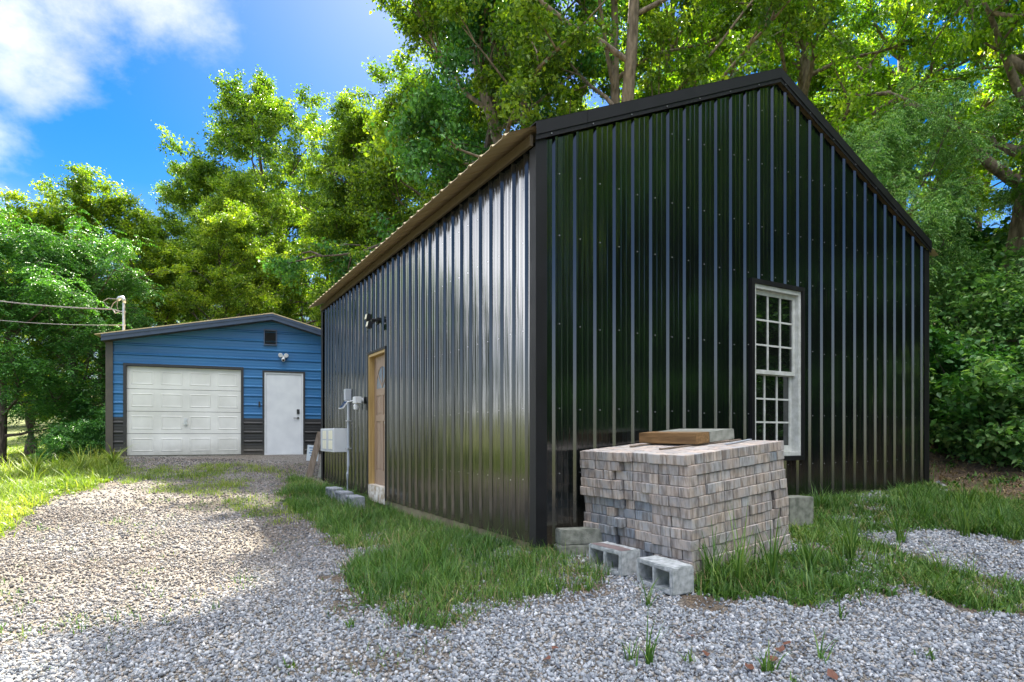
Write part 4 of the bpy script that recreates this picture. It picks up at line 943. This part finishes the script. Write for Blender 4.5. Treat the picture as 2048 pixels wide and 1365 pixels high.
def put_paver(a, b, c, along, label, col, j=1.0):
    """a,b: centre in stack units along R and L; c: course index from the top; along: 'R' or 'L' long axis"""
    o = bpy.data.objects.new('paver', rr.choice(PM)); o.color = (*col, 1)
    p = TOPC+RX*(a+rr.uniform(-.003, .003)*j)+LX*(b+rr.uniform(-.003, .003)*j)-UX*(CH*(c+.5))
    ex, ey = (RX, LX) if along == 'R' else (LX, -RX)
    if rr.random() < .5: ex, ey = -ex, -ey
    m = Matrix((ex, ey, UX)).transposed().to_4x4(); m = Matrix.Translation(p) @ m @ Matrix.Rotation(rr.uniform(-.04, .04)*j, 4, 'Z')
    o.matrix_world = m; tag(o, label, 'paver', 'concrete pavers stacked on the pile'); link(o)
core = MB()
def pick(face, u, c):
    grey = (face == 'L' and u > .25 and 5 <= c <= 10 and rr.random() < .45) or rr.random() < .02
    col = rr.choice(GREY if grey else BASE); k = rr.uniform(.93, 1.07); return tuple(x*k for x in col)
# column groups with their own set-off on the left face
def off_left(b, c):
    base = 0.0 if b < .38 else (.026 if b < .68 else -.014)
    if b >= .74: base += -.003*(NC-c) * -1 * .6 - .02*(c < 5)
    return base
for c in range(NC):
    shift = rr.uniform(-.012, .012)
    if c == 0:
        # full top course of small basket units
        k = 0
        for i in range(6):
            for q in range(6):
                for h in range(2):
                    a0, b0 = i*.2, q*.2
                    edgeR, edgeL = (q == 0), (i == 0)
                    alongR = (i+q) % 2 == 0
                    if edgeR and not edgeL: alongR = False
                    if edgeL: alongR = False if q == 0 else (q % 2 == 0) and False
                    if alongR: a, b = a0+.1, b0+.05+h*.1
                    else: a, b = a0+.05+h*.1, b0+.1
                    if edgeL and not alongR: pass
                    k += 1
                    put_paver(a+(off_left(b, 0) if edgeL else 0), b, 0, 'R' if alongR else 'L', 'top course paver, %s from the near corner rightwards, %s row back' % (ORDN[i*2+(0 if alongR else h)], ORDN[q*2+(h if alongR else 0)]), pick('T', 0, 0), 1.3)
        continue
    # left face (a in 0..0.2), b runs 0..1.2
    b = 0.0; n = 0
    while b < 1.17:
        stretch = rr.random() < (.75 if c % 2 == 0 else .3)
        if 1.2-b < .15: stretch = False
        if b == 0.0: stretch = (c % 2 == 0)
        o_ = off_left(b, c)+shift+rr.uniform(-.007, .007); gap = -.005 if b < .38 else (.004 if b < .68 else .014)
        lab = '%s course from the top, %s paver leftwards from the near corner' % (ORD[c], ORDN[n])
        if c == NC-1: lab = 'bottom course, %s paver leftwards from the near corner' % ORDN[n]
        if stretch:
            put_paver(.05+o_, b+.1+gap, c, 'L', lab, pick('L', b, c)); b += .2
        else:
            put_paver(.1+o_, b+.05+gap, c, 'R', lab, pick('L', b, c)); b += .1
        n += 1
    # right face (b in 0..0.2), a runs 0.2..1.2
    a = .1 if (c % 2 == 0) else .2; n = 0; rshift = rr.uniform(-.006, .008)-(.0 if c < 4 else .004)
    while a < 1.17:
        stretch = rr.random() < (.75 if c % 2 == 1 else .25)
        if 1.2-a < .15: stretch = False
        if c == 0: stretch = False
        lab = '%s course from the top, %s paver rightwards on the face beside the window' % (ORD[c], ORDN[n])
        if c == NC-1: lab = 'bottom course, %s paver rightwards on the face beside the window' % ORDN[n]
        e = .03 if c in (5, 6, 7) else (.02 if c > 7 else 0)
        if stretch: put_paver(a+.1+e*(a > .9), .05+rshift, c, 'R', lab, pick('R', a, c)); a += .2
        else: put_paver(a+.05+e*(a > .9), .1+rshift, c, 'L', lab, pick('R', a, c)); a += .1
        n += 1
mb = MB(); cc = TOPC+RX*.70+LX*.70-UX*(CH*.5*NC+CH*.52)
for c in range(1, NC):
    ce = TOPC+RX*.71+LX*.71-UX*(CH*(c+.5))
    for i in range(5):
        for j in range(5): mb.obox(TOPC+RX*(.215+.098+.196*i)+LX*(.215+.098+.196*j)-UX*(CH*(c+.5)), RX*.19, LX*.19, UX*(CH-.003))
o = mb.build('paver_core', M['paver']); tag(o, 'inner pavers hidden inside the stack behind its outer faces', 'pavers', kind='stuff')
# pallet below
pal = thing('pallet', 'low wooden pallet under the paver stack, buried in grass', 'pallet', (0, 0, 0))
mb = MB()
for i in range(3): mb.obox(TOPC+RX*.6+LX*(.08+.52*i)-UX*(CH*NC+.075), RX*1.2, LX*.09, UX*.09)
mb.build('runner', M['oldboard'], pal)
mb = MB()
for i in range(7): mb.obox(TOPC+RX*(.06+.18*i)+LX*.6-UX*(CH*NC+.016), RX*.12, LX*1.2, UX*.02)
mb.build('deck_board', M['oldboard'], pal)
# timber and slabs resting on top
def top_piece(name, label, cat, a0, b0, wa, lb, h, mt, lift, skew=0.0):
    r = bpy.data.objects.new(name, None); link(r); r.empty_display_size = .1; tag(r, label, cat)
    ex = (RX*math.cos(skew)+LX*math.sin(skew)); ey = UX.cross(ex)
    m = Matrix((ex, ey, UX)).transposed().to_4x4(); r.matrix_world = Matrix.Translation(TOPC+RX*a0+LX*b0+UX*lift) @ m
    mb = MB(); mb.box(0, wa, 0, lb, 0, h); mb.build('body', mt, r, bevel=.004); return r
top_piece('timber', 'brown square timber lying on the near side of the stack top', 'timber', .58, .40, .175, .66, .093, M['timber'], .016)
top_piece('stone_slab', 'grey slab beside the brown timber on the stack top', 'slab', .765, .41, .17, .62, .09, M['greytimber'], .016)
top_piece('stone_slab', 'rightmost grey slab on the stack top', 'slab', .94, .42, .17, .62, .09, M['greytimber'], .016)
top_piece('wooden_slat', 'thin slat under the timber running towards the window', 'slat', .25, .48, .9, .035, .012, M['oldboard'], .001, -.12)
top_piece('wooden_slat', 'thin slat under the far ends of timber and slabs', 'slat', .35, .92, .8, .035, .012, M['oldboard'], .001, .03)
top_piece('wooden_slat', 'thin grey slat at the right rear edge of the stack top', 'slat', .75, .22, .45, .03, .01, M['greybox'], .001, .18)

# ------------------------------------------------------------------ the blue garage
GZ0 = .70
GA = thing('garage', 'blue ribbed steel garage with white roll up door and dark bronze base band', 'garage', (G0[0], G0[1], GZ0), G_ANG)
GWD, GDP, RU = 7.06, 6.0, 3.52
SLL, SLR = .200, .275; RZ = 3.50
def gtop(u): return RZ-.13-(SLL*(RU-u) if u < RU else SLR*(u-RU))
def qlo(z): return max(0., RU-(gtop(RU)-z)/SLL)
def qhi(z): return min(GWD, RU+(gtop(RU)-z)/SLR)
gops = [(.02, 2.15, .32, 2.84), (.02, 2.09, 3.31, 4.28)]
def split_prof(z0, z1):
    P = [(p, o) for p, o in rib_profile(3.6, .10)]; ps = np.array([p for p, _ in P]); os_ = np.array([o for _, o in P])
    k = [(z0, float(np.interp(z0, ps, os_)))]+[(p, o) for p, o in P if z0 < p < z1]+[(z1, float(np.interp(z1, ps, os_)))]; return k
# openings are given as (z0,z1,u0,u1): profile axis is z here
for nm, mt, z0, z1 in (('base_band', M['browsteel'], 0., .91), ('front_wall', M['bluesteel'], .911, gtop(RU)-.0005)):
    mb = MB()
    pts = [(u, -.03, .10+k*.2286) for k in range(5, 15) for u in (.2, 1.45, 3.05, 4.42, 5.7) if qlo(.1+k*.2286)+.1 < u < qhi(.1+k*.2286)-.1 and not any(a-.05 < .1+k*.2286 < b+.05 and c-.05 < u < d+.05 for a, b, c, d in gops) and not (3.2 < u < 3.7)]
    siding(mb, split_prof(z0, z1), qlo, qhi, [(max(a, z0), min(b, z1), c, d) for a, b, c, d in gops if a < z1 and b > z0], lambda p, q, o: (q, -.01-o, p), extra=[gtop(0), gtop(GWD)])
    if nm == 'front_wall': screws(pts, (0, -1, 0), mb).build(nm, [mt, M['bluetrim']], GA)
    else: mb.build(nm, mt, GA)
mb = MB(); mb.box(.0, .02, .02, GDP, 0, gtop(0)).box(GWD-.02, GWD, .02, GDP, 0, gtop(GWD)).box(0.02, GWD-.02, GDP-.02, GDP, 0, 2.6); mb.build('side_wall', M['bluesteel'], GA)
mb = MB(); mb.box(.1, GWD-.1, .35, .37, .0, 2.6); mb.build('interior_wall', M['dark'], GA)
mb = MB(); mb.box(-.02, GWD+.02, -.02, GDP, -.6, -.001); mb.build('foundation', M['concrete'], GA)
mb = MB(); mb.box(-.045, .10, -.05, -.032, 0, gtop(0)+.05).box(-.045, -.03, -.032, .12, 0, gtop(0)+.05); mb.build('corner_trim', M['bronze'], GA)
# roof
def groofz(u): return RZ-(SLL*(RU-u) if u < RU else SLR*(u-RU))
OE, OF = .20, .30
for (ua, ub) in ((-OE, RU), (RU, GWD+OE)):
    za, zb = groofz(ua), groofz(ub); mb = MB()
    mb.prism([(ua, -OF, za), (ub, -OF, zb), (ub, -OF, zb+.02), (ua, -OF, za+.02)], (0, GDP+OF+.2, 0)); mb.build('roof_sheet', M['galv'], GA)
    mb = MB(); ua2 = ua+.12 if ua < 0 else ua; ub2 = ub-.12 if ub > RU else ub
    mb.prism([(ua2, -OF+.03, groofz(ua2)-.15), (ub2, -OF+.03, groofz(ub2)-.15), (ub2, -OF+.03, groofz(ub2)-.004), (ua2, -OF+.03, groofz(ua2)-.004)], (0, -.012, 0))
    mb.prism([(ua2, -OF+.018, groofz(ua2)-.06), (ub2, -OF+.018, groofz(ub2)-.06), (ub2, -OF+.018, groofz(ub2)-.004), (ua2, -OF+.018, groofz(ua2)-.004)], (0, -.014, 0))
    mb.build('rake_trim', M['bluetrim'], GA)
    mb = MB(); mb.prism([(ua2, -OF+.031, groofz(ua2)-.15), (ub2, -OF+.031, groofz(ub2)-.15), (ub2, -OF+.031, groofz(ub2)-.13), (ua2, -OF+.031, groofz(ua2)-.13)], (0, OF-.03+.0, 0)); mb.build('soffit', M['bronze'], GA)
mb = MB(); mb.box(-OE+.1, -OE+.13, -.02, GDP, groofz(-OE)-.12, groofz(-OE)+.01); mb.build('fascia_board', M['bronze'], GA)
# roll-up door: four sections of four raised panels
gd0, gd1, gh = .36, 2.80, 2.11
rt = MB(); rt.box(.30, .36, -.04, -.02, 0, 2.17).box(2.80, 2.86, -.04, -.02, 0, 2.17).box(.36, 2.80, -.0405, -.02, 2.11, 2.17)
gdo = bpy.data.objects.new('garage_door', None)
gm = MB(); sh = gh/4
for s in range(4):
    z0, z1 = s*sh+.003, (s+1)*sh-.006; gm.box(gd0, gd1, .03, .07, z0, z1)
    for i in range(4):
        pw = (gd1-gd0)/4; a, b = gd0+i*pw+.09, gd0+(i+1)*pw-.07; c, d = z0+.10, z1-.10
        for (ia, oa) in ((0, .03), (.018, .024), (.03, .024), (.05, .031)): pass
        # a sunk groove round each raised field
        def ring(i0, y0, i1, y1):
            A = [(a+i0, y0, c+i0), (b-i0, y0, c+i0), (b-i0, y0, d-i0), (a+i0, y0, d-i0)]; B_ = [(a+i1, y1, c+i1), (b-i1, y1, c+i1), (b-i1, y1, d-i1), (a+i1, y1, d-i1)]
            gm.add(A+B_, [(k, (k+1) % 4, 4+(k+1) % 4, 4+k) for k in range(4)])
        ring(0, .0295, .010, .024); ring(.010, .024, .018, .024); ring(.018, .024, .034, .0288)
        gm.add([(a+.035, .0288, c+.035), (b-.035, .0288, c+.035), (b-.035, .0288, d-.035), (a+.035, .0288, d-.035)], [(0, 1, 2, 3)])
gdo = gm.build('garage_door', M['whitedoor'], GA)
rt.build('door_trim', M['browsteel'], gdo)
h_ = MB(); zc_ = sh*1.5; h_.tube([(1.58, .018, zc_+.06), (1.58, .0, zc_+.06)], .018, 10).box(1.55, 1.61, .012, .028, zc_-.07, zc_+.1).box(1.52, 1.64, -.02, -.008, zc_-.03, zc_-.01).box(1.575, 1.585, -.01, .015, zc_-.03, zc_-.01); h_.build('handle', M['galvpipe'], gdo)
# walk door
wt = MB(); wt.box(3.29, 3.335, -.045, -.02, 0, 2.11).box(4.255, 4.30, -.045, -.02, 0, 2.11).box(3.335, 4.255, -.0455, -.02, 2.07, 2.11)
wdf = MB(); wdf.box(3.336, 3.375, -.03, .08, .02, 2.069).box(4.215, 4.254, -.03, .08, .02, 2.069).box(3.375, 4.215, -.03, .08, 2.03, 2.069).box(3.336, 4.254, -.04, .08, -.01, .02)
wdr = MB(); wdr.box(3.378, 4.212, -.012, .03, .024, 2.026); wd_o = wdr.build('door', M['white'], GA, bevel=.002, seg=1); wt.build('door_trim', M['browsteel'], wd_o); wdf.build('door_frame', M['white'], wd_o)
h_ = MB(); h_.tube([(4.13, -.012, .93), (4.13, -.03, .93)], .028, 12).tube([(4.13, -.05, .93), (4.02, -.05, .925)], .009, 8).tube([(4.13, -.02, .93), (4.13, -.055, .93)], .01, 8); h_.build('handle', M['plasticblack'], wd_o)
h_ = MB(); h_.box(4.10, 4.165, -.035, -.012, 1.03, 1.15); h_.build('keypad', M['plasticblack'], wd_o, bevel=.004)
h_ = MB(); h_.box(3.20, 3.24, -.055, -.03, 1.20, 1.33); h_.build('doorbell', M['plasticblack'], GA, bevel=.005)
# louvred vent
v_ = MB(); v_.box(3.32, 3.35, -.06, -.02, 2.74, 3.14).box(3.60, 3.63, -.06, -.02, 2.74, 3.14).box(3.35, 3.60, -.06, -.02, 3.11, 3.14).box(3.35, 3.60, -.06, -.02, 2.74, 2.77); vo = v_.build('vent', M['bluetrim'], GA)
v_ = MB(); v_.box(3.35, 3.60, -.024, -.02, 2.77, 3.11)
for i in range(11):
    z = 2.785+i*.03; v_.obox((3.475, -.042, z), (.25, 0, 0), Vector((0, -.026, -.018)), Vector((0, -.001, .0015)))
v_.build('louvre', M['vent'], vo)
def ga(x, y, z): c, s = math.cos(G_ANG), math.sin(G_ANG); return (G0[0]+c*x-s*y, G0[1]+s*x+c*y, GZ0+z)
cl = thing('security_camera', 'white camera with two round lamps above the white walk door', 'camera', ga(3.78, -.03, 2.46), G_ANG); cl.scale = (.8, .8, .8)
m_ = MB(); m_.tube([(0, .01, 0), (0, -.05, 0)], .05, 12); m_.build('mount', M['white'], cl)
for s in (-1, 1):
    m_ = MB(); m_.tube([(s*.09, -.02, .055), (s*.085, -.09, .05), (s*.085, -.11, .045)], [.05, .068, .06], 16); m_.build('lamp_head', M['white'], cl, smooth=False)
m_ = MB(); m_.tube([(0, -.03, -.04), (0, -.10, -.09), (0, -.14, -.11)], [.045, .055, .05], 14); hd = m_.build('camera_head', M['white'], cl)
m_ = MB(); m_.tube([(0, -.141, -.11), (0, -.146, -.112)], .034, 14); m_.build('lens', M['plasticblack'], hd)

# service mast and cables
ms = thing('service_mast', 'galvanised service mast with curved weatherhead on the garage roof', 'mast', (-9.33, 14.55, 3.55))
m_ = MB(); m_.tube([(0, 0, 0), (0, 0, .86)], .029, 14); m_.build('pipe', M['galvpipe'], ms)
m_ = MB(); m_.tube([(.01, 0, .82), (.005, 0, .90), (-.03, -.01, .945), (-.09, -.02, .93), (-.13, -.03, .88)], [.036, .042, .048, .05, .04], 14); m_.build('weatherhead', M['galvpipe'], ms, smooth=True)
m_ = MB(); m_.tube([(0, 0, -.02), (0, 0, .04)], [.10, .045], 14); m_.build('roof_flashing', M['galv'], ms)
m_ = MB()
for q in ([(-.13, -.03, .90), (-.35, -.04, .92), (-.47, -.03, .86), (-.40, -.02, .74), (-.30, 0, .68)], [(-.13, -.03, .88), (-.24, -.02, .80), (-.31, 0, .69)], [(-.12, -.03, .86), (-.15, -.02, .75), (-.14, 0, .66)]):
    P = [Vector(p) for p in q]; m_.tube(P, .008, 6)
m_.tube([(-.02, 0, .60), (-.32, 0, .68)], .012, 6); m_.tube([(-.26, 0, .66), (-.2, -.01, .57), (-.12, -.01, .60)], .014, 6)
m_.build('drop_wires', M['cable'], ms)
m_ = MB()
for z in (.60, .27): m_.tube([(0, 0, z), (0, 0, z+.03)], .042, 12); 
m_.build('clamp', M['galvpipe'], ms)
def cable(name, label, p0, p1, sag, r, n=26, strands=1):
    m_ = MB(); p0 = Vector(p0); p1 = Vector(p1)
    for s in range(strands):
        q = []
        for i in range(n*4+1):
            t = i/(n*4); p = p0.lerp(p1, t); p.z -= sag*4*t*(1-t); 
            if strands > 1: a = t*150+s*2.1; p += Vector((0, math.cos(a), math.sin(a)))*r*1.1
            q.append(p)
        m_.tube(q, r, 5)
    o = m_.build(name, M['cable']); tag(o, label, 'cable'); return o
cable('power_cable', 'thick twisted power cable entering from the left to the mast', (-9.64, 14.55, 4.22), (-23, 15.5, 7.7), .75, .010, strands=3)
cable('telephone_cable', 'thin lower cable running from the left edge to the garage mast', (-9.37, 14.55, 3.84), (-23, 15.2, 7.1), .85, .009)

# ------------------------------------------------------------------ odds and ends between the buildings
def lean(name, label, cat, p0, p1, w, t, mt):
    a, b = Vector(p0), Vector(p1); d = (b-a); r = thing(name, label, cat, p0); m_ = MB()
    wv = Vector((1, .35, 0)).normalized()*w; tv = d.cross(wv).normalized()*t
    m_.obox(d/2, wv, tv, d); m_.build('board', mt, r, bevel=.003); return r
zz = gz1(-4.15, 12.55)
lean('leaning_board', 'weathered board leaning against the far corner of the black building', 'board', (-4.22, 12.55, zz-.02), (-4.02, 12.72, zz+.95), .13, .025, M['oldboard'])
lean('leaning_board', 'short pale board stub behind the leaning board', 'board', (-4.02, 12.6, zz-.02), (-3.96, 12.72, zz+.42), .07, .02, M['greytimber'])
zs = gz1(-4.35, 13.1)
sg = thing('yard_sign', 'small white yard sign on a stake in front of the garage wall', 'sign', (-4.36, 13.15, zs), .35); sg.rotation_euler = (.05, .08, .35)
m_ = MB(); m_.box(-.012, .012, 0, .008, -.05, .36); m_.build('stake', M['oldboard'], sg)
m_ = MB(); m_.box(-.12, .12, -.012, -.001, .22, .56); so = m_.build('board', M['signwhite'], sg, bevel=.003)
m_ = MB()
for i, (a, b) in enumerate(((-.08, .08), (-.06, .05), (-.08, .06), (-.05, .07))): m_.box(a, b, -.0155, -.0125, .49-i*.055, .51-i*.055)
m_.build('lettering', M['signblue'], sg)

# weeds standing on their own in the gravel, and tall stems round the stack
def weed(name, label, x, y, h, n, seed, wd=.011, mt='grass', lean=(.25, .85), group=None):
    rng = np.random.default_rng(seed); r = thing(name, label, 'weed', (x, y, gz1(x, y)), 0, group); xx = rng.normal(0, .018, n); yy = rng.normal(0, .018, n)
    v, f, rd = blades(xx, yy, h*rng.uniform(.35, 1.05, n), np.full(n, wd), rng.uniform(*lean, n), rng, np.clip(rng.normal(.5, .25, n), 0, 1), 5, z=np.full(n, -.01))
    npmesh('blades', v, f, M[mt], {'rnd': rd}, parent=r)
GWd = 'grass tufts standing in the gravel'
for i, (a, b, h, n, lab) in enumerate([
 (1300, 1330, .33, 16, 'tall grass tuft in the gravel below the pale concrete block'), (1265, 1325, .16, 12, 'small sprawling tuft left of the tall tuft in the gravel'),
 (1535, 1345, .17, 22, 'bushy short tuft near the bottom edge right of centre'), (1650, 1325, .24, 9, 'thin upright tuft in the gravel far right of the stack'),
 (1295, 1215, .34, 16, 'grass tuft in front of the pale concrete block'), (1380, 1330, .13, 10, 'small flat tuft between the two upright tufts'),
 (1590, 1370, .1, 9, 'flat tuft at the bottom edge'), (1860, 1320, .1, 10, 'small creeping tuft at the lower right'), (1680, 1240, .16, 12, 'leafy tuft at the edge of the right hand grass'),
 (580, 1340, .07, 14, 'low tuft at the bottom edge left of centre'), (700, 1255, .11, 16, 'tuft in the gravel left of the wall side grass')]):
    X, Y, Z = at(a, b); weed('grass_tuft', lab, X, Y, h, n, 300+i, group=GWd)
GT = 'tall grass stems in front of the paver stack'
for i, (a, b, h, n, lab) in enumerate([(1425, 1165, .55, 12, 'tall arching grass stems at the near right of the stack'), (1480, 1180, .62, 11, 'tallest grass stems before the paver stack face'), (1545, 1175, .6, 12, 'tall grass stems before the right end of the stack'), (1620, 1150, .5, 12, 'tall stems right of the paver stack'), (1700, 1120, .55, 12, 'tall seeding stems in the right hand grass'), (1800, 1085, .5, 9, 'thin tall stems towards the right end of the gable wall'), (1930, 1075, .65, 7, 'two bare tall stalks by the right bank')]):
    X, Y, Z = at(a, b); weed('tall_grass', lab, X, Y, h, n*2, 400+i, .014, group=GT, lean=(.2, .75))
GW2 = 'broad grass fountains on the left bank'
for i, (x, y, lab) in enumerate([(-8.35, 12.7, 'arching grass fountain at the garage corner'), (-8.7, 12.2, 'arching grass clump left of the garage corner'), (-9.2, 11.7, 'arching weed clump on the middle of the left bank')]):
    weed('arching_grass', lab, x, y, .75, 42, 500+i, .022, 'grassyel', (.4, 1.1), GW2)
# dead leaves
rr2 = random.Random(9)
for i, (a, b) in enumerate([(1110, 1308), (1360, 1283), (1400, 1288), (1380, 1283), (1412, 1320), (1560, 1310), (1545, 1330), (1575, 1300), (1665, 1362), (720, 1040), (1095, 1330), (1500, 1347)]):
    X, Y, Z = at(a, b); m_ = MB(); s = rr2.uniform(.02, .042)
    q = [(math.cos(t)*s*rr2.uniform(.5, 1.1), math.sin(t)*s*rr2.uniform(.4, .8), rr2.uniform(0, .012)) for t in np.linspace(0, 6.28, 9)[:-1]]
    m_.add([(0, 0, .004)]+q, [(0, k+1, (k+1) % 8+1) for k in range(8)]); o = m_.build('dead_leaf', M['deadleaf']); o.location = (X, Y, Z+.028); o.rotation_euler = (rr2.uniform(-.4, .4), rr2.uniform(-.4, .4), rr2.uniform(0, 6))
    tag(o, 'crumpled reddish brown dead leaf lying on the grey gravel', 'leaf', 'dead leaves on the gravel')
